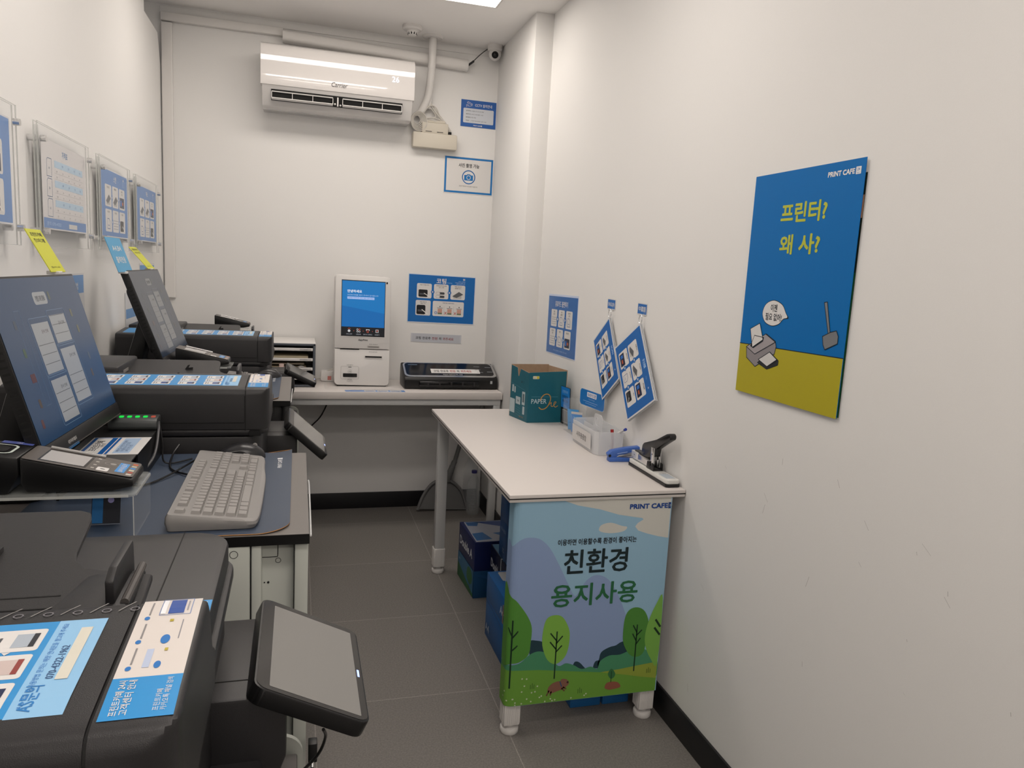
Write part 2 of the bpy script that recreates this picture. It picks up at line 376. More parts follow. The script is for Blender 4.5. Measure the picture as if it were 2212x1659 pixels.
S = Sheet((0, yf-.0115, 0)); S.text('26', .486, 2.413, .040, M('display_glow', '#ffffff', .4, emit=.85, ecol='#dfe4ff'), 1, bold=0); S.build('display', t)

# pipe bundle, junction box, cable coil
t = thing('pipe_bundle', 'white wrapped pipe coming down from the ceiling right of the air conditioner', 'pipe', (.70, 4.36, 2.3))
b = MB(); b.tube([(.700, 4.316, 2.71), (.70, 4.316, 2.58), (.698, 4.335, 2.50), (.69, 4.365, 2.40), (.665, 4.375, 2.335), (.64, 4.385, 2.30)], .021, WHITEP, 14)
b.tube([(.698, 4.345, 2.46), (.70, 4.37, 2.40), (.70, 4.385, 2.34)], .016, WHITEP, 12); b.build('wrapped_pipe', t)
b = MB(); b.lathe([(.001, 2.706), (.022, 2.706), (.024, 2.700), (.052, 2.698), (.056, 2.704), (.056, 2.7105)], (.700, 4.316, 0), WHITEP, 28); b.build('ceiling_ring', t)
CW = M('white_cable', (.60, .575, .53), .5)
CREAM = M('cream_plastic', (.62, .575, .49), .45)
t = thing('cable_box', 'cream plastic wall box with an adapter and loose cables under the pipe', 'box', (.74, YB, 2.12))
b = MB(); b.box(.612, .864, 4.345, YB, 2.122, 2.205, CREAM, .006); b.build('body', t)
b = MB(); b.box(.662, .812, 4.352, YB, 2.205, 2.262, CREAM, .004); b.box(.684, .795, 4.358, YB, 2.262, 2.278, CREAM, .004)
for x in (.70, .765): b.box(x-.018, x+.018, 4.3515, 4.353, 2.211, 2.2145, SLOT)
b.build('adapter', t)
b = MB(); b.box(.815, .833, 4.36, 4.38, 2.205, 2.222, SLOT, .002); b.build('plug', t)
t = thing('cable_coil', 'coiled white cables hanging above the cream wall box', 'cable', (.66, 4.36, 2.22))
b = MB()
for k in range(6):
    r = .020+.005*k; cx, cz = .634+.002*k, 2.272-.002*k
    b.tube([(cx+r*math.cos(a), 4.37-.003*k+.003*math.sin(3*a), cz+1.15*r*math.sin(a)) for a in [2*PI*i/14 for i in range(15)]], .0032, CW, 6, sub=2)
b.build('coil', t)
b = MB()
for k, pts in enumerate([[(.70, 4.37, 2.38), (.74, 4.37, 2.32), (.79, 4.365, 2.27), (.822, 4.37, 2.222)], [(.703, 4.375, 2.38), (.745, 4.375, 2.325), (.80, 4.37, 2.265), (.83, 4.37, 2.225)],
    [(.64, 4.38, 2.30), (.68, 4.37, 2.335), (.71, 4.37, 2.34), (.74, 4.37, 2.30), (.70, 4.365, 2.285), (.66, 4.37, 2.28)],
    [(.65, 4.37, 2.26), (.69, 4.36, 2.283), (.74, 4.36, 2.288), (.77, 4.365, 2.28), (.80, 4.37, 2.27)], [(.655, 4.37, 2.25), (.69, 4.36, 2.275), (.74, 4.36, 2.272), (.775, 4.365, 2.26)],
    [(.63, 4.375, 2.23), (.64, 4.37, 2.21), (.655, 4.38, 2.205)], [(.645, 4.375, 2.24), (.65, 4.37, 2.222), (.66, 4.38, 2.207)], [(.66, 4.37, 2.30), (.70, 4.362, 2.35), (.735, 4.365, 2.35), (.76, 4.37, 2.31)]]):
    b.tube(pts, .0045 if k < 2 else .0034, CW, 6)
b.build('loose_cable', t)

# smoke detector, camera
t = thing('smoke_detector', 'round white smoke detector on the ceiling', 'smoke detector', (.568, 4.19, ZC))
b = MB(); b.lathe([(.001, 2.688), (.046, 2.688), (.052, 2.696), (.052, 2.712)], (.568, 4.19, 0), WHITEP); b.build('base', t)
b = MB(); b.lathe([(.001, 2.664), (.020, 2.664), (.024, 2.668), (.027, 2.684), (.040, 2.690)], (.568, 4.19, 0), WHITEP)
for k in range(10):
    a = 2*PI*k/10; x, y = .568+.0225*math.cos(a), 4.19+.0225*math.sin(a); b.box(x-.003, x+.003, y-.003, y+.003, 2.666, 2.678, SLOT)
b.build('sensor_dome', t)
t = thing('security_camera', 'small white dome security camera in the right back ceiling corner', 'security camera', (1.055, 4.32, ZC))
b = MB(); b.lathe([(.001, 2.678), (.036, 2.678), (.042, 2.686), (.042, 2.712)], (1.055, 4.32, 0), WHITEP); b.build('base', t)
b = MB(); b.ball((1.055, 4.318, 2.662), .035, WHITEP); b.build('housing', t)
b = MB(); d = Vector((-.18, -.86, -.32)).normalized(); c0 = Vector((1.055, 4.318, 2.662)); b.cyl(c0+d*.027, c0+d*.038, .019, GLOSSB, 24); b.ball(c0+d*.034, .012, GLOSSB); b.build('lens', t)
b = MB(); b.tube([(1.03, 4.33, 2.70), (.98, 4.35, 2.66), (.935, 4.36, 2.613)], .0025, DARK, 6); b.tube([(.945, 4.36, 2.622), (.915, 4.365, 2.597)], .006, DARK, 8); b.build('cable', t)

# ---------------------------------------------------------------- signs on the back wall
W0 = YB-.002
S = Sheet((.891, W0, 2.270)); S.board(.208, .149, ink('#2d5fa8')); B2 = ink('#2d5fa8')
S.rect(.014, .022, .194, .103, ink('#cfd3da'), 2, r=.006); S.text('CCTV 설치안내', .082, .116, .0195, ink(PW), 2, 'l', 1.0, width=.100)
S.line([(.034, .133), (.062, .122), (.066, .127), (.040, .139)], .0018, ink(PW), 2, True); S.line([(.036, .126), (.048, .113), (.066, .119)], .0016, ink(PW), 2); S.line([(.031, .108), (.031, .122), (.042, .112)], .0016, ink(PW), 2)
for k, (a, c) in enumerate((('설치목적', '시설물 관리 및 안전 예방'), ('촬영시간', '24시간 연속 촬영 / 녹화'), ('촬영범위', '매장 전체'), ('책임자', '프린트카페 관리자 / 문의 1522-'))):
    S.text(a, .030, .086-.018*k, .0075, ink(INK), 3, 'l', .7); S.text('| '+c, .058, .086-.018*k, .0072, ink(INK), 3, 'l', .4)
logo24(S, .118, .007, .0055, ink(PW), B2, 3)
tag(S.build('cctv_sign', base=(.995, YB, 2.345)), 'small blue CCTV notice on the back wall right of the cream box', 'sign')
S = Sheet((.806, W0, 1.890)); S.board(.293, .209, ink(PW)); f = ink('#1b74b8')
S.rect(.003, .003, .290, .206, f, 1); S.rect(.014, .014, .279, .195, ink(PW), 2)
S.text('사진 촬영 가능', .1465, .152, .0245, ink(INK), 3, bold=1.4, width=.122); S.ring(.1465, .096, .037, .0055, ink('#1b66a8'), 3)
S.poly(rrect(.120, .077, .173, .108, .003), f, 3); S.poly([(.134, .108), (.138, .113), (.155, .113), (.159, .108)], f, 3.3); S.circ(.1465, .094, .0125, ink(PW), 4); S.circ(.1465, .094, .0095, f, 5); S.text('프린트카페에서 사진 촬영 가능합니다', .1465, .040, .009, ink(INK), 3, bold=.5, width=.11)
tag(S.build('photo_sign', base=(.952, YB, 1.99)), 'white A4 sign with blue border and camera icon on the back wall', 'sign')

a_ = math.radians(-.8); S = Sheet((.6185, W0, 1.128), (math.cos(a_), 0, math.sin(a_)), (0.004, 0, 1)); S.board(.404, .287, ink('#d4dbe4')); BL = ink('#1568b4', .25)
S.rect(.004, .005, .400, .282, BL, 1); S.text('코팅', .196, .238, .034, ink(PW), 2, bold=1.2); S.text('Laminating', .219, .240, .010, ink('#8fb8e0'), 2, 'l', 0)
S.rect(.327, .262, .339, .272, ink('#c4c2c8'), 2); 
for k in range(3): S.text(('코팅기 사용방법', '두께에 맞는 필름을 사용', '사용후 전원을 끄세요')[k], .340, .252-.008*k, .0062, ink('#b8d0ea'), 2, 'r', .2)
steps(S, .052, .146, .342, .232, 3, 1, .013, 2, [pic_dark, None, pic_cyl], ['코팅기 전원 켜기', '코팅할 용지에 맞춰\n온도 선택', '예열 완료 후\n필름을 넣기'], txt=.0080)
for k in range(2):
    S.rect(.166, .152+.020*k, .218, .166+.020*k, ink('#45474b'), 4, r=.006); S.rect(.167, .153+.020*k, .190, .165+.020*k, ink(PW), 5, r=.005)
S.rect(.048, .044, .137, .133, ink(PW), 2, r=.008); pic_dark(S, .054, .050, .066, .055, 3); S.text('코팅 완료 후', .092, .120, .0080, ink(INK), 3, bold=.7); S.text('전원 끄기', .092, .110, .0080, ink(INK), 3, bold=.7)
S.rect(.150, .044, .338, .133, ink(PW), 2, r=.008); S.text('이런건을 코팅하세요!', .244, .120, .0080, ink('#2b4a78'), 3, bold=.7)
for k, (ch, cc) in enumerate((('O', '#1f5fb4'), ('X', '#b3392f'), ('X', '#b3392f'))):
    x = .166+.058*k; S.text(ch, x+.004, .056, .022, ink(cc), 4, bold=1); S.rect(x+.015, .056, x+.041, .088, ink('#c99a8b'), 3); S.rect(x+.015, .056, x+.041, .064, ink('#6b7a5a'), 4); S.line([(x+.012, .092), (x+.044, .092)], .0025, ink('#555'+'555'), 4); S.circ(x+.028, .101, .0032, ink(INK), 4)
    if k: S.line([(x-.006, .054), (x-.006, .106)], .0008, ink('#9a9aa0'), 3)
tag(S.build('laminating_poster', base=(.82, YB, 1.27)), 'blue laminated instruction poster with step boxes above the laminator', 'poster')
a_ = math.radians(-1.2); S = Sheet((.645, W0, 1.013), (math.cos(a_), 0, math.sin(a_)), (.004, 0, 1)); S.board(.305, .052, ink('#c9cbd2', .25)); S.rect(.008, .003, .297, .049, ink('#bfc2ca', .25), 1)
x = .028
for wd_, cc in (('코팅', INK), ('완료후', INK), ('전원', '#8e2b30'), ('꼭', INK), ('꺼주세요', '#8e2b30')):
    n_ = len(wd_); S.text(wd_, x, .018, .0185, ink(cc), 2, 'l', 1.1, width=n_*.0163); x += n_*.0163+.0085
tag(S.build('paper_notice', base=(.80, YB, 1.03)), 'narrow grey notice strip with black and red words, below the blue laminating poster', 'notice')

# ---------------------------------------------------------------- signs on the right wall
def RW(y, z, off=.0012, a=0): return dict(O=(XR-off, y, z), U=(0, -math.cos(a), math.sin(a)), V=(0, math.sin(a), math.cos(a)))
S = Sheet(**RW(3.517, 1.068, a=.012)); S.board(.408, .288, ink('#cfdaf0', .25)); BL = ink('#2166b0', .22)
S.rect(.003, .004, .404, .279, BL, 1); S.text('유료카드 충전하기', .190, .232, .030, ink(PW), 2, bold=1.1, width=.175)
steps(S, .052, .134, .345, .216, 3, 1, .020, 2, [pic_rows, pic_line, pic_line], ['회원\n로그인', '마이\n페이지', '충전하기\n선택'], txt=.0095)
steps(S, .042, .040, .335, .124, 3, 1, .020, 2, [pic_rows, pic_line, pic_scr], ['충전금액\n선택', '결제', '완료 확인'], txt=.0095)
S.text('문의 및 요청사항은 고객센터로 연락주세요', .20, .018, .009, ink('#a9c8ee'), 2, bold=.2, width=.19)
tag(S.build('card_poster', base=(XR, 3.31, 1.2)), 'blue laminated sheet with six white step boxes on the right wall above the teal box', 'poster')

S = Sheet(O=(XR-.007, 1.822, 1.157), U=(-.0, -1, 0), V=(.000, 0, 1)); PB = M('poster_blue', '#0b6cb4', .45, spec=.2); OL = ink('#14222e')
S.board(.413, .583, PB, .0015, ink('#d6d4d0'))
S.poly([(0, 0), (.413, 0), (.413, .140), (0, .133)], ink('#b3a82b', .35), 1); S.line([(0.0, .133), (.413, .140)], .0022, OL, 2)
YG = ink('#b9bf3e'); S.text('프린터?', .215, .4585, .052, YG, 3, bold=1.7, width=.172); S.text('왜 사?', .212, .380, .052, YG, 3, bold=1.7, width=.152)
logo24(S, .380, .5515, .0115, ink('#e6e6e4'), PB, 3)
S.curve([(.090, .222), (.102, .247), (.136, .2585), (.172, .249), (.190, .229), (.202, .2155), (.182, .211), (.165, .197), (.136, .1905), (.104, .199)], OL, 2)
S.curve([(.0918, .222), (.1035, .2460), (.136, .2567), (.1713, .2475), (.1885, .2285), (.197, .2175), (.181, .2125), (.1643, .1987), (.136, .1923), (.1053, .2004)], ink('#dedcda'), 3)
S.text('이젠', .139, .230, .021, OL, 4, bold=1.2, width=.027); S.text('필요 없어!', .140, .2065, .021, OL, 4, bold=1.2, width=.068)
def inked(pts, c, L=3): S.poly(pts, c, L); S.line(pts, .0019, OL, L+1, True)
inked([(.091, .089), (.141, .123), (.180, .105), (.179, .094), (.134, .077)], ink('#2b2d31'), 4)
inked([(.033, .126), (.118, .1685), (.159, .153), (.164, .14), (.16, .12), (.081, .077), (.038, .097)], ink('#8d888b'), 3)
inked([(.033, .126), (.115, .168), (.160, .151), (.075, .110)], ink('#a39da0'), 5)
inked([(.052, .130), (.066, .160), (.108, .158), (.106, .148), (.066, .126)], ink('#2b2d31'), 6)
inked([(.044, .176), (.085, .194), (.106, .152), (.061, .127)], ink('#dad8d6'), 7)
inked([(.094, .098), (.140, .123), (.174, .107), (.135, .084)], ink('#d5d3d1'), 7)
inked([(.330, .262), (.340, .264), (.362, .191), (.355, .190)], ink('#7e8084'), 4)
inked([(.337, .183), (.363, .195), (.382, .200), (.390, .188), (.390, .171), (.350, .153), (.342, .164)], ink('#7a7c80'), 6)
po = S.build('tall_poster', base=(XR, 1.62, 1.45))
tag(po, 'large blue and yellow poster with a drawn printer, alone on the right wall', 'poster')
S = Sheet(O=(XR-.002, 1.815, 1.160), U=(0, -1, 0), V=(0, 0, 1)); S.board(.407, .548, ink('#17241c'), .001); S.rect(.38, .0, .407, .33, ink('#1f5a38'), 1); S.rect(.38, .45, .407, .50, ink('#b68d76'), 1)
tag(S.build('poster_behind', base=(XR, 1.60, 1.44)), 'dark poster mostly hidden behind the large blue and yellow poster', 'poster')

# language tags, hooks and hanging sheets
def lang(y0, z0, txt, lab):
    S = Sheet(**RW(y0, z0, a=-.02)); S.board(.080, .044, ink(PW), .0006); S.rect(.004, .004, .076, .040, ink('#1d67b3'), 1); S.text(txt, .040, .0145, .020, ink(PW), 2, bold=1, width=.058)
    tag(S.build('language_tag', base=(XR, y0-.04, z0+.02)), lab, 'tag', 'language tags on the right wall')
lang(2.788, 1.325, 'ENGLISH', 'small blue and white ENGLISH tag above the left hanging sheets'); lang(2.509, 1.323, '中國語', 'small blue and white Chinese tag above the right hanging sheets')
def hang(TOP, R_, BO, L_, xo, title, sub, lab, hook_lab, yh):
    T, Rr, Bo, Le = [Vector(p) for p in (TOP, R_, BO, L_)]; Bo = Rr+Le-T
    wd, ht = (Rr-T).length, (Le-T).length; U = (Rr-T)/wd; V = (T-Le)/ht
    f = lambda u, v, h: Le+(Bo-Le)*(u/wd)*(1-v/ht)+(T+(Rr-T)*(u/wd)-Le)*(v/ht)+Vector((-h, 0, 0))
    t = thing('hanging_sheets', lab, 'sheets', TOP, 0, 'foreign language sheets hanging on the right wall')
    for k in range(2):
        f2 = lambda u, v, h, k=k: f(u, v, h)+Vector((.0035*(k+1), -.0010*(k+1), -.0010*(k+1)))
        S = Sheet(f=f2); S.board(wd, ht, ink('#d6d8da', .25), .0012); S.rect(.005, .005, wd-.005, ht-.005, ink('#1764b2', .25), 1); S.build('back_sheet', t)
    S = Sheet(f=f); S.board(wd, ht, ink('#d6d8da', .25), .0012); S.rect(.006, .006, wd-.006, ht-.006, ink('#1764b2', .25), 1)
    S.text(title, wd*.5, ht*.86, ht*.085, ink('#a9cdf2'), 2, bold=1); S.text(sub, wd*.66, ht*.86, ht*.035, ink('#6aa2dc'), 2, 'l', 0)
    steps(S, wd*.13, ht*.46, wd*.86, ht*.78, 3, 1, wd*.04, 2, [pic_cyl, pic_cyl, pic_scr], ['Place the\ndocument', 'Close the\ncover', 'Press the\nscan button'] if sub == '' else ['放置文件', '合上盖板', '按扫描键'], txt=ht*.030)
    steps(S, wd*.13, ht*.10, wd*.86, ht*.42, 3, 1, wd*.04, 2, [pic_scr, pic_line, pic_dark], ['Select\nmenu', 'Send by\nmail', 'Log out'] if sub == '' else ['选择菜单', '发送邮件', '退出'], txt=ht*.030)
    S.rect(wd*.80, ht*.86, wd*.82, ht*.89, ink('#9fb7d6'), 2); S.build('front_sheet', t)
    b = MB(); T2 = T+Vector((0, 0, -.004))
    b.tube([(T2.x+.001, T2.y+.012*math.cos(a), T2.z+.017+.017*math.sin(a)) for a in [2*PI*i/14 for i in range(15)]], .0012, STEEL, 6, sub=2); b.build('ring', t)
    b = MB(); y, z = T.y+yh, T.z+.028
    b.box(XR-.004, XR, y-.009, y+.009, z-.006, z+.024, CLEAR, .002); b.tube([(XR-.003, y, z+.006), (XR-.010, y, z-.002), (XR-.020, y, z-.002), (XR-.022, y, z+.008)], .002, CLEAR, 6)
    tag(b.build('wall_hook', base=(XR, y, z)), hook_lab, 'hook', 'clear hooks for the hanging sheets')
hang((1.180, 2.728, 1.297), (1.174, 2.578, 1.073), (0, 0, 0), (1.176, 2.867, 1.190), 0, 'SCAN', '', 'left stack of blue laminated English sheets hanging by one corner', 'clear adhesive hook below the ENGLISH tag', 0)
hang((1.178, 2.445, 1.295), (1.166, 2.258, 1.048), (0, 0, 0), (1.170, 2.633, 1.184), 0, '扫描', 'Scan', 'right stack of blue laminated Chinese sheets hanging by one corner, nearer the camera', 'clear adhesive hook below the Chinese tag', 0)

# ================================================================ right table with banner
t = thing('work_table', 'white rectangular table with square legs against the right wall', 'table', (.90, 2.74, 0))
b = MB(); b.box(.611, 1.193, 2.052, 3.42, .772, .795, WHITET, .0015); b.build('tabletop', t)
b = MB(); b.box(.6103, 1.1932, 2.0513, 3.4207, .781, .7845, DARKB); b.build('edge_band', t)
b = MB(); b.box(.645, 1.165, 2.078, 2.108, .735, .772, WHITEM, .002); b.box(.645, 1.165, 3.37, 3.40, .735, .772, WHITEM, .002); b.box(.645, .675, 2.09, 3.39, .735, .772, WHITEM, .002); b.box(1.14, 1.17, 2.09, 3.39, .735, .772, WHITEM, .002); b.build('frame', t)
for x in (.640, 1.106):
    for y in (2.074, 3.360):
        b = MB(); b.box(x, x+.047, y, y+.047, .10, .772, WHITEM, .003)
        l = b.build('leg', t)
        b = MB(); b.box(x-.003, x+.050, y-.003, y+.050, .032, .125, WHITEP, .004)
        for k in range(7):
            for s_ in (-.0045, .0505): b.box(x+.004+k*.0062, x+.0068+k*.0062, y+s_, y+s_+.0015, .036, .121, WHITEP); b.box(x+s_, x+s_+.0015, y+.004+k*.0062, y+.0068+k*.0062, .036, .121, WHITEP)
        b.build('sleeve', l)
        b = MB(); b.lathe([(.001, .032), (.014, .032), (.014, .022), (.028, .020), (.030, .016), (.030, .003), (.028, 0), (.001, 0)], (x+.0235, y+.0235, 0), WHITEP, 28); b.build('foot', l)

# banner
def banf(u, v, h):
    r = .012
    if u >= 0: return Vector((.660+u, 2.060-h, .10+v))
    return Vector((.660-(.027+h)*math.sin(min(1, -u/.034)*PI/2), 2.060-h+(.018)*(1-math.cos(min(1, -u/.034)*PI/2))+max(0, -u-.034), .10+v))
S = Sheet(f=lambda u, v, h: banf(u-.008, v+.006, h)); HB = .668; WB = .501; S.cu = [.008-.0055*i for i in range(9)]
sky = ink('#98bfd8', .6)
S.rect(-.07, 0, WB, HB, sky, 0); S.rect(-.0695, 0.0005, WB-.0005, HB-.0005, ink('#c8c8c4', .6), -2)
def clip(pts):                      # keep art on the sheet
    return [(min(max(x, -.069), WB-.0005), min(max(y, .0005), HB-.0005)) for x, y in pts]
def art(pts, c, L, sub=4): S.curve(clip([(p.x, p.y) for p in spline3([(q[0], q[1], 0) for q in pts], sub, True)]), ink(c, .6), L, 1)
CL = '#d2d1ca'
S.poly(clip([(.128, .668), (.181, .648), (.255, .633), (.32, .613), (.37, .604), (.401, .599), (.406, .594), (.387, .583), (.379, .572), (.391, .558), (.422, .547), (.462, .536), (.498, .529), (.498, .668)]), ink(CL, .6), 1)
art([(0.256, 0.567), (0.264, 0.582), (0.295, 0.588), (0.333, 0.576), (0.351, 0.572), (0.345, 0.561), (0.324, 0.555), (0.293, 0.554), (0.266, 0.559)], CL, 1)
art([(-.069, .50), (-.02, .522), (0.007, 0.547), (0.036, 0.552), (0.067, 0.544), (0.099, 0.514), (0.133, 0.457), (0.169, 0.388), (0.192, 0.353), (0.211, 0.38), (0.23, 0.405), (0.258, 0.418), (0.294, 0.406), (0.323, 0.372), (0.348, 0.328), (0.375, 0.268), (0.408, 0.2), (0.419, 0.074), (0.0, 0.09), (-.069, .09)], '#8fa5cd', 1)
for p in ([(0.051, 0.212), (0.072, 0.215), (0.098, 0.205), (0.11, 0.175), (0.059, 0.157)], [(0.29, 0.136), (0.297, 0.157), (0.323, 0.17), (0.344, 0.174), (0.36, 0.183), (0.377, 0.182), (0.402, 0.147), (0.405, 0.103), (0.295, 0.103)], [(0.2, 0.118), (0.207, 0.131), (0.221, 0.128), (0.235, 0.114), (0.241, 0.103), (0.201, 0.105)], [(0.271, 0.111), (0.278, 0.126), (0.294, 0.125), (0.301, 0.102), (0.274, 0.102)]): art(p, '#24404a', 2)
art([(-.069, .13), (-0.003, 0.139), (0.025, 0.146), (0.054, 0.17), (0.084, 0.178), (0.116, 0.164), (0.15, 0.123), (0.176, 0.129), (0.203, 0.12), (0.231, 0.104), (0.262, 0.109), (0.285, 0.099), (0.294, 0.125), (0.325, 0.141), (0.363, 0.141), (0.412, 0.157), (0.457, 0.147), (0.4975, 0.110), (0.4975, 0.048), (-0.069, .07)], '#4b9068', 3)
S.poly([(-.0695, .118), (.0, .121), (.088, .115), (.194, .100), (.297, .086), (.397, .070), (.440, .088), (.4978, .100), (.4978, .0008), (-.0695, .0008)], ink('#6fa23f', .6), 4)
S.poly([(.297, .086), (.362, .090), (.428, .097), (.4977, .103), (.4977, .045), (.443, .055), (.386, .068)], ink('#93a440', .6), 5)
art([(-.069, .385), (-0.01, 0.36), (0.011, 0.338), (0.041, 0.295), (0.055, 0.258), (0.054, 0.206), (0.049, 0.17), (0.024, 0.149), (-0.003, 0.144), (-.069, .14)], '#55913a', 6)
art([(0.093, 0.197), (0.093, 0.249), (0.103, 0.285), (0.128, 0.295), (0.155, 0.286), (0.178, 0.247), (0.183, 0.21), (0.178, 0.168), (0.164, 0.143), (0.139, 0.13), (0.112, 0.148)], '#82b84c', 6)
art([(0.366, 0.215), (0.369, 0.268), (0.384, 0.294), (0.411, 0.299), (0.437, 0.284), (0.454, 0.245), (0.45, 0.197), (0.448, 0.153), (0.436, 0.132), (0.414, 0.128), (0.391, 0.142), (0.371, 0.177)], '#4f8a3a', 6)
art([(.4977, .325), (0.477, 0.308), (0.454, 0.25), (0.445, 0.197), (0.451, 0.158), (0.471, 0.118), (0.4977, 0.1)], '#7cb250', 7)
TK = ink('#16321f', .6)
for x0, y0, y1, brs in ((.1395, .238, .082, ((.119, .234, .209), (.158, .222, .200), (.119, .205, .180), (.157, .190, .171))), (.4145, .238, .080, ((.401, .237, .214), (.431, .219, .203), (.401, .208, .184), (.428, .191, .172))), (-.004, .285, .063, ((-.016, .26, .235), (.010, .25, .228), (.010, .203, .186)))):
    S.line([(x0, y0), (x0, y1)], .0042, TK, 8)
    for bx, by, bz in brs: S.line([(bx, by), (x0, bz)], .0042, TK, 8)
for a, bb, c, d in ((.480, .250, .4955, .228), (.478, .222, .4955, .200)): S.line([(a, bb), (c, d)], .007, TK, 9)
art([(0.316, 0.030), (0.322, 0.046), (0.343, 0.049), (0.363, 0.043), (0.371, 0.027), (0.345, 0.022), (0.329, 0.022)], '#945a48', 8)
art([(0.324, 0.078), (0.335, 0.095), (0.349, 0.078), (0.346, 0.064), (0.334, 0.060)], '#397244', 8); S.line([(.336, .085), (.336, .048)], .002, TK, 9)
for a, bb in ((.068, .062), (.2295, .030), (.468, .075)):
    for k in (-1, 0, 1): S.line([(a+.006*k, bb-.008), (a+.006*k, bb+(.010 if k == 0 else .005))], .0016, ink('#2c5420', .6), 8)
for a, bb in [(0.033, 0.091), (0.048, 0.089), (0.042, 0.066), (0.034, 0.047), (0.067, 0.041), (0.085, 0.061), (0.078, 0.043), (0.052, 0.021), (0.035, 0.007), (0.014, 0.012), (0.014, 0.004), (0.066, 0.011), (0.113, 0.006), (0.137, .006), (0.146, 0.008), (0.201, .008), (0.246, 0.012), (0.252, 0.017), (0.006, 0.025), (0.131, 0.013), (-.02, .05), (-.03, .03), (-.01, .02), (.10, .026), (.094, .022)]: S.circ(a, bb, .0028, ink('#c6d3b0', .6), 9, n=8)
# small brown animal
art([(0.122, 0.036), (0.121, 0.050), (0.133, 0.064), (0.150, 0.070), (0.160, 0.070), (0.166, 0.077), (0.182, 0.074), (0.191, 0.062), (0.186, 0.052), (0.171, 0.042), (0.150, 0.036), (0.132, 0.031)], '#8a6050', 9)
for a, bb, c, d in ((.124, .040, .118, .026), (.132, .036, .130, .026), (.168, .044, .176, .036), (.172, .048, .181, .042)): S.line([(a, bb), (c, d)], .0045, ink('#6f4a3c', .6), 9)
S.circ(.186, .064, .0035, ink('#33231e', .6), 10); S.line([(.160, .068), (.166, .052)], .003, ink('#2b4d7c', .6), 10)
S.text('이용하면 이용할수록 환경이 좋아지는', .255, .523, .0215, ink(INK, .6), 9, bold=1.2, width=.264, rot=.0)
S.text('친환경', .2545, .434, .085, ink('#16282c', .6), 9, bold=1.05, width=.212); S.text('용지사용', .2585, .327, .080, ink('#2a6a44', .6), 9, bold=1.05, width=.290)
S.text('PRINT CAFE', .421, .6305, .0215, ink('#1a4590', .6), 9, bold=3.0, width=.130); S.rect(.4885, .628, .4975, .648, ink('#183d80', .6), 9); S.text('2', .494, .635, .010, ink(CL, .6), 10, bold=.5)
tag(S.build('banner', base=(.9, 2.06, .1)), 'tall illustrated banner of hills and trees with large Korean lettering on the table front', 'banner')

# ================================================================ back table and what stands on it
t = thing('back_table', 'long white table with metal frame along the back wall', 'table', (.5, 4.17, 0))
b = MB(); b.box(-.13, 1.098, 3.94, 4.39, .746, .785, WHITET, .002); b.build('tabletop', t)
b = MB(); b.box(-.13, 1.092, 3.952, 3.992, .712, .745, WHITEM, .003); b.box(-.13, 1.072, 4.34, 4.38, .712, .745, WHITEM, .003); b.box(1.04, 1.078, 3.96, 4.37, .712, .745, WHITEM, .003); b.build('frame', t)
for x, y, wd_, dp_ in ((-.10, 3.955, .04, .04), (1.052, 3.955, .04, .04), (-.10, 4.335, .04, .04), (1.080, 4.350, .018, .035)):
    b = MB(); b.box(x, x+wd_, y, y+dp_, 0, .745, WHITEM, .003); b.build('leg', t)

# photo printing kiosk
t = thing('photo_kiosk', 'white upright photo printing kiosk with a blue touch screen', 'kiosk', (.34, 4.2, .785))
tilt = lambda q: (q[0], q[1]+(q[2]-.79)*.03, q[2]+(q[0]-.34)*-.012)
b = MB(); b.rbox(.194, .489, 4.12, 4.27, .792, .990, WHITEP, .022, ax='y', bev=.004, corners=(1, 0, 0, 1), xf=tilt); b.build('lower_body', t)
b = MB(); b.rbox(.192, .488, 4.118, 4.26, .9935, 1.388, WHITEP, .022, ax='y', bev=.004, corners=(0, 1, 1, 0), xf=tilt); b.build('upper_body', t)
b = MB(); b.box(.21, .475, 4.135, 4.26, .785, .795, DARKB); b.build('base', t)
kf = lambda u, v, h: Vector(tilt((.194+u, 4.1165-h, v)))
S = Sheet(f=kf); S.rect(.028, 1.058, .268, 1.366, WHITEP, .8, r=.006); S.rect(.031, 1.061, .265, 1.363, GLOSSB, 1.2)
e = 1.0
S.rect(.034, 1.112, .262, 1.359, screen_ink('#0f80cc', .75), 2); S.poly([(.034, 1.112), (.262, 1.112), (.262, 1.19), (.034, 1.225)], screen_ink('#0b74c4', .70), 3); S.rect(.034, 1.064, .262, 1.112, screen_ink('#20242c', .35), 3)
S.text('안녕하세요', .062, 1.298, .017, screen_ink('#ffffff', .9), 5, 'l', 1); S.text('프린트카페를 찾아 주셔서 감사합니다', .062, 1.281, .0085, screen_ink('#c9e2ff', .8), 5, 'l', .3, width=.165)
S.rect(.062, 1.262, .206, 1.275, screen_ink('#b8d0ff', .8), 4); S.text('화면을 터치하여 서비스를 이용하세요', .134, 1.266, .008, screen_ink('#3868c8', .7), 5, bold=.4, width=.135)
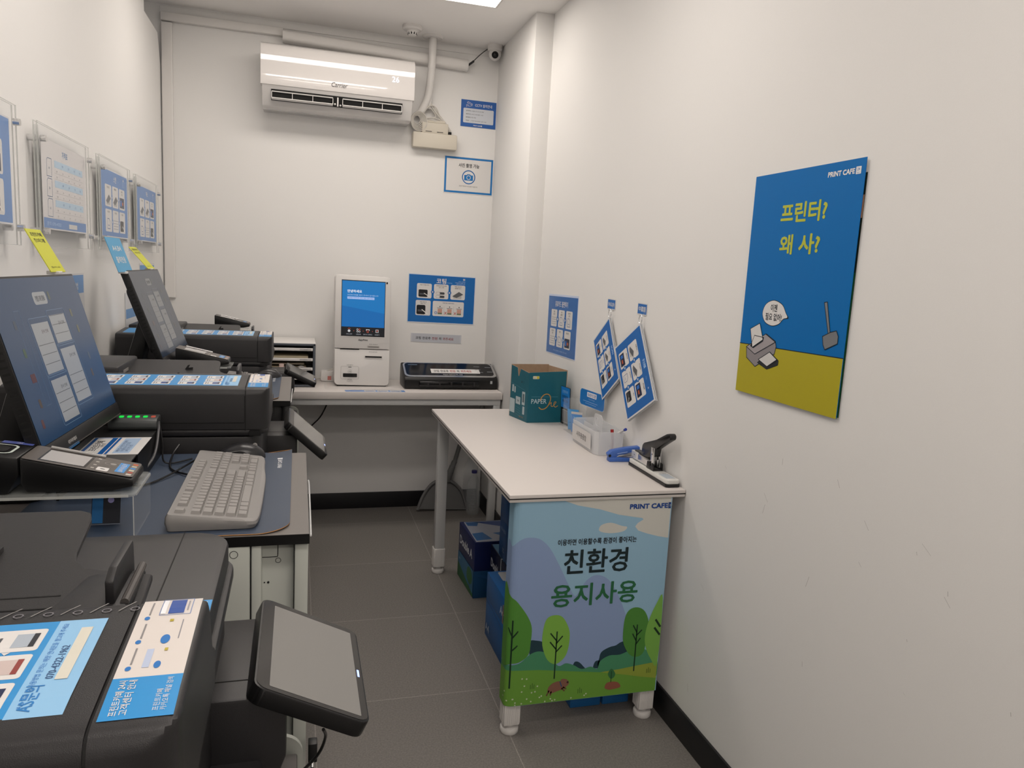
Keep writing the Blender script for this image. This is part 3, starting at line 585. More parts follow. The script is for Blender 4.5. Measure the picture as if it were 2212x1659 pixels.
for k, nm in enumerate(('서비스선택', '상품선택', '결제 및 인화확인', '사진받기')):
    x = .074+.050*k; S.text(nm, x, 1.070, .007, screen_ink('#d8dce4', .6), 5, bold=.3); w_ = screen_ink('#e8e8ea', .7); o_ = screen_ink('#e0624a', .7)
    if k == 0: S.circ(x, 1.090, .007, w_, 4); S.line([(x-.006, 1.101), (x, 1.105), (x+.006, 1.101)], .002, o_, 5)
    if k == 1:
        for dx in (-.0055, .0055):
            for dz in (-.0055, .0055): S.ring(x+dx, 1.093+dz, .004, .0018, o_ if dx > 0 and dz > 0 else w_, 4, 10)
    if k == 2: S.line([(x-.008, 1.100), (x+.008, 1.100)], .003, w_, 4); S.line([(x-.008, 1.100), (x-.008, 1.095)], .003, w_, 4); S.line([(x+.008, 1.100), (x+.008, 1.095)], .003, w_, 4); S.line([(x-.004, 1.096), (x-.004, 1.084), (x+.004, 1.084), (x+.004, 1.096)], .002, o_, 5)
    if k == 3: S.line([(x-.007, 1.086), (x+.007, 1.086), (x+.007, 1.100), (x-.007, 1.100)], .0022, w_, 4, True); S.line([(x-.003, 1.094), (x, 1.090), (x+.006, 1.100)], .0022, o_, 5)
    if k < 3: S.text('›', x+.025, 1.088, .012, o_, 5)
S.build('touch_screen', t)
S = Sheet(f=kf); S.text('EasyPrint', .150, 1.038, .0135, ink('#2a2a2e'), 1, bold=1, shear=.3); S.rect(.012, .995, .283, .998, ink('#c9c5c1'), .5)
S.rect(.028, .9875, .130, .9915, SLOT, 2); S.text('카드 리더기', .205, 1.018, .006, ink(INK), 1, bold=.3, width=.045); S.rect(.172, .999, .240, 1.013, ink('#bdb9b5'), 1, r=.006); S.rect(.177, 1.0045, .235, 1.0075, SLOT, 2)
S.text('영수증 및 증명서 출력', .205, .976, .006, ink(INK), 1, bold=.3, width=.045); S.rect(.160, .945, .256, .957, ink('#c9c5c1'), 1, r=.002); S.rect(.163, .947, .253, .955, SLOT, 2)
S.line(rrect(.034, .826, .130, .896, .008), .001, ink('#8f8b88'), 1, True); S.text('사진 출력구', .082, .901, .006, ink(INK), 1, bold=.3, width=.035); S.rect(.074, .890, .091, .893, ink('#4c4c50'), 2); S.ring(.082, .868, .009, .0007, ink('#8f8b88'), 2, 16, 1.2); S.text('사진', .082, .8645, .008, ink(INK), 2, bold=.5); S.rect(.046, .837, .121, .857, SLOT, 2, r=.003)
S.text('주의사항', .082, .822, .0062, ink(INK), 2, bold=.8); S.text('사진을 빼주세요', .082, .814, .005, ink(INK), 1, bold=.3); S.rect(.268, 1.352, .277, 1.362, DARKB, 1)
S.build('front_marking', t)

b = MB(); b.rbox(.142, .560, 4.02, 4.34, .7851, .7870, CLEAR, .02); tag(b.build('clear_desk_mat', base=(.35, 4.18, .785)), 'clear plastic mat under the white photo kiosk', 'mat')
S = Sheet((.245, 3.952, .7856), (1, 0, 0), (-.05, 1, 0)); S.board(.315, .046, ink('#5f8fd0', .25), .0006); S.rect(.006, .006, .085, .040, ink('#5c86c6', .25), 1)
for k in range(3): S.rect(.100+.068*k, .006, .160+.068*k, .040, ink('#c9ccd0', .25), 1); S.rect(.106+.068*k, .010, .150+.068*k, .022, ink('#7c8088', .25), 2)
tag(S.build('instruction_strip', base=(.4, 3.97, .786)), 'blue laminated instruction strip lying on the back table before the kiosk', 'sheet')
S = Sheet((.262, 4.0035, .7856), (1, 0, 0), (0, 1, 0)); S.board(.28, .015, ink('#cfcac6'), .0004); S.text('다음 고객을 위하여 사용 후 정리 정돈 부탁드립니다', .14, .003, .010, ink('#4a4040'), 1, bold=.7, width=.24)
tag(S.build('word_strip', base=(.4, 4.01, .786)), 'thin white strip of words on the back table between kiosk and blue strip', 'label')

t = thing('network_device', 'small white network device with a pink sticker behind the left side of the kiosk', 'electronic device', (.17, 4.31, .785))
b = MB(); b.rbox(.128, .215, 4.285, 4.335, .787, .845, WHITEP, .012, ax='y', bev=.003); b.build('body', t)
S = Sheet((.165, 4.284, .795)); S.rect(0, 0, .02, .022, ink('#c97f78'), 1); S.build('sticker', t)
b = MB(); b.tube([(.09, 4.30, .797), (.11, 4.31, .80), (.135, 4.30, .803)], .004, CW, 6); b.tube([(.16, 4.30, .843), (.19, 4.29, .856), (.23, 4.28, .850)], .003, CW, 6); b.build('cable', t)

# laminator
t = thing('laminator', 'black desktop laminator with a silver rim on the right end of the back table', 'laminator', (.83, 4.16, .785))
lp = [(4.048, .7875), (4.042, .795), (4.040, .838), (4.044, .850), (4.052, .856), (4.20, .914), (4.235, .906), (4.245, .88), (4.24, .7875)]
b = MB(); b.prism(lp, 'x', .566, 1.092, DARKB, .008, 3); b.build('body', t)
def lt(u, v, h): return Vector((.566+u, 4.052+v, .8565+.392*v+h))
S = Sheet(f=lt)
S.poly(rrect(.004, -.004, .526, .148, .03), M('silver_rim', (.6, .6, .6), .25, metal=.9), 1); S.build('rim', t)
S = Sheet(f=lt); S.poly(rrect(.014, .012, .514, .141, .024), GLOSSB, 5)
S.rect(.155, .035, .435, .080, ink(PW, .25), 6); x = .170
for wd_, cc in (('코팅', INK), ('완료후', INK), ('전원', '#a3342f'), ('꼭', INK), ('꺼주세요', '#a3342f')):
    n_ = len(wd_); S.text(wd_, x, .046, .028, ink(cc), 7, 'l', 1, width=n_*.0155); x += n_*.0155+.008
S.text('Paper School PL-330', .275, .016, .013, ink('#c8c8c8'), 6, bold=.6, width=.11); S.text('HYUNDAI', .060, .118, .012, ink('#86a4c4'), 6, bold=.6, width=.05)
for k, (a, c) in enumerate(((.41, .105), (.41, .072), (.42, .045), (.475, .10), (.478, .05))): S.rect(a, c, a+.035, c+.007, ink('#6c6e72'), 6, r=.003)
S.build('top_panel', t)
b = MB(); b.box(.645, .985, 4.030, 4.046, .800, .834, GLOSSB, .006)
for k in range(5): b.box(.69+.065*k, .70+.065*k, 4.027, 4.034, .806, .828, DARK, .001)
b.build('feed_guide', t)
S = Sheet((0, 4.0395, 0)); S.rect(1.050, .820, 1.062, .836, ink('#b4b8b8'), 2); S.build('front_label', t)

# file organizer
t = thing('file_organizer', 'pale desktop drawer organizer with papers behind the farthest copier', 'organizer', (-.03, 4.23, .785))
FD = M('organizer_frame', '#4a4f57', .4)
b = MB(); b.box(-.20, .094, 4.085, 4.385, 1.008, 1.022, WHITEP, .004); b.box(.086, .094, 4.085, 4.385, .787, 1.018, WHITEP, .003); b.box(-.20, -.192, 4.085, 4.385, .787, 1.018, WHITEP, .003); b.box(-.20, .09, 4.375, 4.385, .787, 1.015, WHITEP); b.box(-.2, .09, 4.09, 4.385, .786, .80, DARK); b.build('housing', t)
b = MB(); b.box(.080, .093, 4.078, 4.09, .787, 1.018, FD, .003); b.box(-.20, .093, 4.078, 4.09, 1.006, 1.018, FD, .003); b.box(-.20, .093, 4.078, 4.09, .787, .797, FD, .003); b.build('front_frame', t)
for k, z in enumerate((.992, .938, .888, .838)):
    b = MB(); b.box(-.19, .079, 4.082, 4.36, z-.012, z-.009, WHITEP); b.box(-.19, .079, 4.080, 4.084, z-.012, z+.003, WHITEP, .001)
    d_ = b.build('tray', t); S = Sheet((.012, 4.0795, z-.010)); S.rect(0, 0, .058, .009, ink('#b7b5b4'), 1); S.text('복사용지', .03, .002, .006, ink('#55555a'), 2, bold=.4); S.build('label', d_)
for k, (z0, z1, c) in enumerate(((.930, .950, '#b9ad93'), (.880, .893, '#a89a80'), (.905, .909, '#b0a590'))):
    b = MB(); b.box(-.17, .055-.01*k, 4.10, 4.33, z0, z1, ink(c), .001); tag(b.build('paper_stack', base=(-.05, 4.2, z0)), ['thick cream paper stack in the second organizer tray', 'tan paper stack in the third organizer tray', 'thin sheets above the third tray papers'][k], 'paper', 'papers in the organizer')
b = MB(); b.box(-.092, -.068, 4.085, 4.12, .842, .91, ink('#cfb6ae'), .002); tag(b.build('small_box', base=(-.08, 4.1, .842)), 'small pink upright box inside the organizer by the copier', 'box')
b = MB(); b.box(-.062, -.028, 4.088, 4.12, .842, .90, ink('#cdd2dc'), .002); tag(b.build('small_box', base=(-.045, 4.1, .842)), 'small bluish white box beside the pink one in the organizer', 'box')
b = MB(); b.cyl((.020, 4.10, .868), (.020, 4.11, .868), .030, ink('#d8d6d3'), 28); tag(b.build('tape_roll', base=(.02, 4.1, .84)), 'white round roll in the organizer behind the far copier touch panel', 'roll')

b = MB(); b.tube([(.192, 4.36, .715), (.17, 4.362, .62), (.165, 4.362, .60)], .001, DARKB, 5); b = MB(); b.tube([(.20, 4.37, .722), (.14, 4.37, .58), (.085, 4.37, .515), (.0, 4.37, .42)], .004, DARKB, 6, sub=4); tag(b.build('power_cable', base=(.1, 4.37, .5)), 'thin black cable running diagonally under the back table', 'cable')

# ================================================================ copiers
STB = '#2f8fd0'
def build_copier():
    t = thing('copier', 'dark grey copier nearest the camera with large blue and white instruction stickers', 'copier', (-.30, .50, 0), 0, 'dark multifunction copiers along the left wall')
    X0, Y0 = -.072, .494                       # aisle-side end and near side of the document feeder
    # lower paper cabinet
    b = MB(); b.box(-.66, -.035, Y0+.01, Y0+.585, .03, .86, DARK, .006); b.build('main_body', t)
    b = MB(); b.rbox(-.034, .006, Y0+.02, Y0+.575, .05, .735, BROWN, .04, ax='x', bev=.003, corners=(0, 1, 1, 0)); p = b.build('paper_drawer', t)
    for z in (.24, .40, .56): 
        b = MB(); b.box(.0055, .0068, Y0+.025, Y0+.57, z, z+.004, SLOT); b.build('drawer_gap', p)
    b = MB(); b.rbox(-.05, .014, Y0+.577, Y0+.585, .03, .745, PALE, .045, ax='y', corners=(0, 1, 0, 0)); b.build('side_rim', t)
    b = MB()
    for x in (-.6, -.1):
        for y in (Y0+.05, Y0+.53): b.cyl((x, y, 0), (x, y, .032), .025, DARKB, 16)
    b.build('castors', t)
    # control box carrying the touch panel
    b = MB(); b.prism([(-.16, .80), (-.030, .80), (-.008, .86), (-.008, .94), (-.16, .94)], 'y', Y0+.361, Y0+.571, DARK, .004); c = b.build('control_box', t)
    b = MB(); b.box(-.155, -.008, Y0+.4035, Y0+.405, .9400, .9406, SLOT); b.build('seam', c)
    # scanner body
    b = MB(); b.rbox(-.655, -.092, Y0+.004, Y0+.575, .86, 1.018, DARK, .045, bev=.004); b.build('scanner_body', t)
    b = MB(); b.rbox(-.655, -.080, Y0+.002, Y0+.578, 1.020, 1.036, DARK, .05, bev=.004); b.build('glass_frame', t)
    # lid with paper output
    b = MB(); b.rbox(-.65, -.086, Y0+.20, Y0+.575, 1.037, 1.072, DARK, .05, bev=.006, corners=(0, 1, 0, 0)); l = b.build('lid', t)
    b = MB(); b.box(-.1470, -.1456, Y0+.21, Y0+.572, 1.0718, 1.0726, SLOT); b.build('seam', l)
    # document feeder
    prof = [(Y0, 1.037), (Y0, 1.122), (Y0+.004, 1.132), (Y0+.014, 1.138), (Y0+.05, 1.141), (Y0+.17, 1.146), (Y0+.187, 1.1435), (Y0+.198, 1.131), (Y0+.207, 1.109), (Y0+.218, 1.087), (Y0+.238, 1.074), (Y0+.238, 1.037)]
    pf = [(p.x, p.y) for p in spline3([(q[0], q[1], 0) for q in prof[1:11]], 3)]
    full = [prof[0]]+pf+[prof[11]]
    b = MB(); b.prism(full, 'x', -.65, -.1315, DARK, 0); a_ = b.build('feeder_cover', t)
    b = MB(); secs = []
    for x, dy_, dz_ in [(-.129, 0, 0), (-.110, 0, 0), (-.094, .0008, 0), (-.088, .0028, 0), (-.083, .006, 0), (-.079, .0105, .0004), (-.0762, .016, .0014), (-.0750, .022, .003), (-.0745, .029, .006)]:
        secs.append([Vector((x, max(y, Y0+dy_) if y < Y0+.12 else y, min(z, max(1.037, z-dz_)))) for y, z in full])
    for A, B2 in zip(secs, secs[1:]):
        for i in range(len(full)): b.face([A[i], B2[i], B2[(i+1) % len(full)], A[(i+1) % len(full)]], DARK, True)
    b.face(secs[-1], DARK); b.face(secs[0][::-1], DARK); bmesh.ops.remove_doubles(b.bm, verts=b.bm.verts, dist=1e-5); bmesh.ops.recalc_face_normals(b.bm, faces=b.bm.faces); b.build('feeder_end_cap', t)
    b = MB(); b.prism([(y, z-.003) for y, z in full], 'x', -.1315, -.129, SLOT); b.build('feeder_gap', t)
    b = MB(); b.box(-.33, -.1325, Y0-.0012, Y0+.001, 1.052, 1.0545, SLOT); b.box(-.1325, -.131, Y0-.0012, Y0+.001, 1.054, 1.12, SLOT); b.build('door_gap', a_)
    b = MB(); b.rbox(-.122, -.094, Y0-.001, Y0+.003, 1.021, 1.034, DARKB, .003, ax='y'); b.build('latch', t)
    # document tray
    r = [(-.64, Y0+.215), (-.140, Y0+.215), (-.140, Y0+.300), (-.165, Y0+.307), (-.205, Y0+.318), (-.218, Y0+.335), (-.222, Y0+.352), (-.226, Y0+.43), (-.230, Y0+.445), (-.242, Y0+.452), (-.56, Y0+.452), (-.64, Y0+.44)]
    b = MB(); tz = lambda q: (q[0], q[1], q[2]+(q[1]-Y0-.3)*.14)
    b.prism(r, 'z', 1.118, 1.126, DARK, .0015, 1, xf=tz); d_ = b.build('document_tray', t)
    b = MB(); b.box(-.62, -.25, Y0+.26, Y0+.44, 1.073, 1.117, DARKB); b.build('tray_support', t)
    b = MB()
    for (x, y) in ((-.300, Y0+.355), (-.316, Y0+.275)):
        z = 1.126+(y-Y0-.3)*.14; b.prism([(x-.012, z), (x-.004, z+.012), (x+.001, z+.013), (x-.003, z+.004), (x+.008, z+.006), (x+.008, z)], 'y', y-.004, y+.006, DARK)
    b.build('stopper', d_)
    b = MB()
    for y, z in ((Y0+.247, 1.1188), (Y0+.268, 1.1216)): b.box(-.62, -.215, y, y+.0022, z-.004, z+.0003, SLOT)
    b.box(-.62, -.212, Y0+.226, Y0+.236, 1.108, 1.1176, SLOT); b.build('feed_slot', d_)
    b = MB(); b.prism([(-.213, Y0+.222), (-.150, Y0+.222), (-.150, Y0+.30), (-.192, Y0+.303), (-.199, Y0+.298)], 'z', 1.118, 1.128, DARK, .002); b.box(-.172, -.148, Y0+.212, Y0+.31, 1.120, 1.127, DARKB, .002)
    b.prism([(Y0+.228, 1.122), (Y0+.228, 1.150), (Y0+.245, 1.158), (Y0+.315, 1.158), (Y0+.32, 1.122)], 'x', -.168, -.160, DARK, .002); b.build('paper_guide', d_)
    b = MB(); b.cyl((-.152, Y0+.23, 1.128), (-.152, Y0+.315, 1.13), .004, BROWN, 10); b.build('guide_rail', d_)
    b = MB(); b.box(-.645, -.452, Y0+.215, Y0+.46, 1.06, 1.156, DARK, .006); b.box(-.4522, -.4512, Y0+.27, Y0+.33, 1.132, 1.140, GREYP); b.build('hinge_cover', t)
    # touch panel
    o0 = Vector((-.045, .835+.012, .9605)); A = Vector((0, 1, 0)); B2 = Vector((math.cos(.452), 0, -math.sin(.452))); N = B2.cross(A)*1; N = -N if N.z < 0 else N
    MT = Matrix((B2, A, N)).transposed().to_4x4(); MT.translation = o0
    b = MB(); b.prism(rrect(0, 0, .151, .242, .016, 6), 'z', -.022, 0, DARKB, .004, 2); p = b.build('touch_panel', t, M4=MT)
    b = MB(); b.prism(rrect(.003, .003, .148, .239, .014, 6), 'z', -.0002, .0006, M('panel_glass', (.018, .017, .017), .09)); b.build('glass', p, M4=MT)
    b = MB(); b.prism(rrect(.019, .011, .139, .226, .001, 1), 'z', .0006, .0009, M('panel_lcd', (.21, .207, .198), .14)); b.build('display', p, M4=MT)
    b = MB(); b.prism([(.1415, .105), (.1445, .105), (.1445, .122), (.1415, .122)], 'z', .0006, .0011, M('status_light', '#9fb4ff', .4, emit=1.2, ecol='#a8bcff')); b.build('status_light', p, M4=MT)
    b = MB(); b.box(-.06, -.005, Y0+.40, Y0+.54, .915, .9385, DARKB, .004); b.build('panel_mount', t)
    # stickers on the feeder
    def sf(ox):
        def f(u, v, h):
            v = min(max(v, 0), .190)
            z = 1.138+(v-.014)*.08 if v < .05 else 1.141+(v-.05)/.12*.005 if v < .17 else 1.146-(v-.17)**2*2.2
            return Vector((ox+u, Y0+v, z+.0006+h))
        return f
    S = Sheet(f=sf(-.63)); S.cv = (.05, .10, .14, .17, .18, .19); S.grid(0, .030, .480, .160, ink(STB, .3), 0, 1, 6); S.grid(.445, .030, .4805, .160, ink('#8fc0e6', .3), 1, 1, 4)
    for k in range(7):
        x = .052+.058*k
        for q, v0 in enumerate((.040, .078, .116)):
            S.rect(x, v0, x+.040, v0+.033, ink(PW, .3), 1, r=.003); S.rect(x+.020, v0+.006, x+.036, v0+.026, ink(('#2c4a86', '#c9b8b4', '#aab4c0')[q], .3), 2)
            S.rect(x+.032, v0+.006, x+.036, v0+.026, ink(('#18284c', '#8e3c38', '#22262e')[q], .3), 3); S.rect(x+.004, v0+.006, x+.006, v0+.026, ink('#4a4c52', .3), 2); S.rect(x+.009, v0+.008, x+.011, v0+.022, ink('#4a4c52', .3), 2)
            if q: S.poly([(x+.017, v0-.001), (x+.023, v0-.001), (x+.020, v0-.005)], ink(PW, .3), 3)
    S.text('AS문의', .4590, .036, .0125, ink('#2f7cc0', .3), 3, 'l', .8, rot=PI/2, width=.030); S.text('070-4322-1962', .4625, .074, .0075, ink('#3a5a86', .3), 3, 'l', .6, rot=PI/2); S.text('A/S 접수 및 사용방법 문의는 매장 안내문을 참고해 주세요', .4530, .040, .0048, ink('#2f77c0', .3), 3, 'l', .2, rot=PI/2, width=None)
    S.rect(.464, .072, .4725, .146, ink('#d6d3c6', .3), 4); S.build('instruction_sticker', t)
    S = Sheet(f=sf(-.63)); S.cv = (.17, .18, .19)
    for k in range(14):
        x = .20+.022*k; S.line([(x, .172), (x+.010, .190)], .0012, ink('#8a8886', .5), 1); S.ring(x+.012, .174, .0035, .0010, ink('#77757a', .5), 1, 8)
    S.build('embossed_mark', t)
    S = Sheet(f=sf(-.1265)); S.cv = (.05, .10, .14, .17, .178, .186, .192); S.grid(0, .052, .0475, .188, ink('#d9d2cd', .3), 0, 1, 6); S.grid(0, .018, .0475, .066, ink(STB, .3), 1, 1, 2)
    for k in range(3): S.circ(.0075, .078+.038*k, .0021, ink('#2a74bd', .3), 2, ry=.003); S.line([(.0085, .084+.038*k), (.0085, .106+.038*k)], .0014, ink('#8a8788', .3), 2)
    S.rect(.0225, .160, .0350, .186, ink('#3555a0', .3), 2); S.rect(.0165, .160, .0205, .186, ink('#eef0f4', .3), 3); S.line(rrect(.0160, .158, .0405, .188, .001), .0006, ink('#6d86b8', .3), 2, True); S.line([(.0375, .165), (.0375, .182)], .0012, ink('#9a9aa2', .3), 3)
    S.circ(.027, .118, .0035, ink('#2a74bd', .3), 2, ry=.007); S.circ(.027, .081, .0025, ink('#2a74bd', .3), 2, ry=.005); S.rect(.0165, .078, .0215, .104, ink('#b7c3dc', .3), 2); S.line([(.0365, .118), (.0365, .148)], .0008, ink('#8a8a92', .3), 2); S.rect(.026, .146, .029, .150, ink('#b9a83c', .3), 3); S.rect(.029, .100, .0315, .104, ink('#b9a83c', .3), 3)
    S.text('프린트카페 24시', .0105, .022, .0062, ink(PW, .3), 3, 'l', .8, rot=PI/2, width=.040); S.text('고객센터 안내', .017, .022, .0062, ink(PW, .3), 3, 'l', .8, rot=PI/2, width=.040); S.text('카카오톡 채널 검색', .0415, .024, .0048, ink(PW, .3), 3, 'l', .4, rot=PI/2, width=.038); S.text('프린트카페', .0365, .024, .0048, ink(PW, .3), 3, 'l', .4, rot=PI/2, width=.024)
    S.build('information_sticker', t)
    S = Sheet((-.122, Y0+.290, 1.0722), (1, 0, 0), (0, 1, 0)); S.rect(0, 0, .034, .058, ink('#4a9fe0', .3), .3); S.rect(0, .0, .0295, .054, ink(PW, .3), 1); S.text('주의', .012, .012, .012, ink(INK, .3), 2, 'l', .8, rot=PI/2); S.build('warning_sticker', t)
    return t
cp1 = build_copier()
cp2 = copy_tree(cp1); cp2.location = (-.30+.010, .50+1.393, 0); cp2['label'] = 'middle dark grey copier, between the two monitor desks'
cp3 = copy_tree(cp1); cp3.location = (-.30-.024, .50+2.667, 0); tp_ = [c for c in cp2.children if c.name.startswith('touch_panel')][0]; p_ = Vector((-.045, .847, .9605))
tp_.matrix_basis = Matrix.Translation(p_+Vector((.013, -.03, .026))) @ Matrix.Rotation(.285, 4, 'Y') @ Matrix.Translation(-p_)
cp3['label'] = 'farthest dark grey copier, behind the second monitor beside the back table'
for ch in cp3.children:
    if ch.name.split('.')[0] in ('control_box', 'touch_panel', 'panel_mount', 'paper_drawer', 'side_rim'): ch.location.x += .020

# ================================================================ monitor desks
DW = M('grey_laminate', (.155, .142, .133), .4, bump=.1, gscale=700)
DW2 = DW
def desk(x1, y0, y1, pale, label):
    t = thing('monitor_desk', label, 'desk', ((x1-.69)/2, (y0+y1)/2, 0), 0, 'narrow desks between the copiers')
    b = MB(); b.box(-.690, x1, y0, y1, .9625, .980, DW, 0); b.build('desktop', t)
    b = MB(); b.box(-.690, x1+.0006, y0-.0008, y0, .9620, .9795, DARKB); b.box(x1, x1+.0008, y0-.0008, y1, .9620, .9795, DARKB); b.build('edge_band', t)
    P = PALE if pale else DARKB; yb = y0+.006
    b = MB(); b.box(-.68, x1-.025, yb+.02, y1-.012, .012, .9622, P, .002); b.box(x1-.0245, x1-.001, yb, y1-.012, .012, .9622, P, .003); c = b.build('cabinet', t)
    b = MB(); b.box(-.68, x1-.098, yb-.006, yb+.022, .012, .9618, PALE, .003); b.box(x1-.096, x1-.079, yb-.004, yb+.022, .012, .9618, PALE, .003); b.build('side_panel', t)
    b = MB(); b.box(x1-.0248, x1-.0238, yb-.0006, yb+.021, .02, .96, SLOT); b.box(x1-.098, x1-.0962, yb-.003, yb, .02, .96, SLOT)
    b.tube([(x1-.079, yb+.0195, .931), (x1-.056, yb+.0195, .931), (x1-.0525, yb+.0195, .935), (x1-.0525, yb+.0195, .96)], .0007, SLOT, 5, sub=2); 
    b.cyl((x1-.0685, yb+.0212, .884), (x1-.0685, yb+.0192, .884), .0020, SLOT, 12); b.cyl((x1-.075, yb+.0212, .884), (x1-.075, yb+.0192, .884), .0012, SLOT, 10); b.build('panel_lines', c)
    b = MB(); ringp = lambda cx, cy, cz, r: [(cx+r*math.cos(2*PI*i/16), cy, cz+r*math.sin(2*PI*i/16)) for i in range(17)]
    b.tube(ringp(x1-.052, yb+.0197, .924, .0045), .0005, DARK, 5, sub=1); b.build('screw_cover', c); b = MB(); b.tube(ringp(x1-.124, yb-.006, .948, .0065), .0006, DARK, 5, sub=1); b.build('screw_cover', c)
    b = MB(); b.tube([(x1+.003, y0+.004, .975), (x1+.004, y0+.2, .970), (x1+.005, y0+.40, .955), (x1+.004, y0+.50, .930), (x1, y0+.56, .90)], .0018, WHITEM, 6); b.build('rim', t)
    return t
desk(.023, 1.293, 1.872, True, 'nearest desk with black edge over pale grey cabinet panels')
desk(-.022, 2.594, 3.148, False, 'second desk, between the middle and farthest copiers')
t = thing('side_table', 'small dark side table in the back left corner behind the farthest copier', 'table', (-.42, 4.05, 0))
b = MB(); b.box(-.686, -.205, 3.79, 4.36, .96, 1.035, DARK, .003); b.build('top', t)
for x in (-.67, -.245):
    for y in (3.81, 4.30): b = MB(); b.box(x, x+.03, y, y+.03, 0, .96, DARK); b.build('leg', t)

# desk mats
def matobj(x0, x1, y0, y1, lab):
    NV = M('navy_leather', '#3b4759', .5, bump=.25, gscale=900); TAN = M('tan_backing', '#c8925a', .7)
    t = thing('desk_mat', lab, 'desk mat', ((x0+x1)/2, (y0+y1)/2, .98), 0, 'navy desk mats')
    def cz(q):
        e = max(0, (q[0]-(x1-.05))/.05); g_ = max(0, (q[1]-(y1-.10))/.10); n_ = max(0, ((y0+.08)-q[1])/.08)
        return (q[0], q[1], q[2]+.008*e*e*g_+.003*e*n_)
    pl = rrect(x0, y0, x1, y1, .055, 10, (1, 0, 0, 0)); 
    b = MB()
    bm = bmesh.new(); vs = [bm.verts.new((p[0], p[1], .9826)) for p in pl]; f = bm.faces.new(vs)
    # cut into strips so the corner can lift
    for yy in [y0+(y1-y0)*i/14 for i in range(1, 14)]: bmesh.ops.bisect_plane(bm, geom=bm.verts[:]+bm.edges[:]+bm.faces[:], plane_co=(0, yy, 0), plane_no=(0, 1, 0))
    for xx in [x1-.012*i for i in range(1, 6)]: bmesh.ops.bisect_plane(bm, geom=bm.verts[:]+bm.edges[:]+bm.faces[:], plane_co=(xx, 0, 0), plane_no=(1, 0, 0))
    for v in bm.verts: v.co = Vector(cz(v.co))
    b.merge(bm, NV); 
    n = len(pl)
    for i in range(n):
        p, q = pl[i], pl[(i+1) % n]; k = 8 if math.hypot(p[0]-q[0], p[1]-q[1]) > .1 else 1
        for j in range(k):
            a = (p[0]+(q[0]-p[0])*j/k, p[1]+(q[1]-p[1])*j/k); c = (p[0]+(q[0]-p[0])*(j+1)/k, p[1]+(q[1]-p[1])*(j+1)/k)
            b.face([cz((*a, .9812)), cz((*c, .9812)), cz((*c, .9826)), cz((*a, .9826))], TAN)
    b.build('leather', t)
    S = Sheet((x1-.022, y1-.145, .9832), (0, 1, 0), (-1, 0, 0)); S.text('PRINT CAFE', 0, 0, .0125, ink('#d8dade'), 1, 'l', 1.4, width=.072); S.rect(.076, -.001, .086, .0105, ink('#d8dade'), 1)
    for v in S.bm.verts: v.co = Vector(cz(v.co))
    S.build('logo', t)
matobj(-.47, -.010, 1.297, 1.868, 'navy leather desk mat with tan edge under the light grey keyboard, nearest desk'); matobj(-.47, -.060, 2.598, 3.142, 'navy desk mat on the second desk')

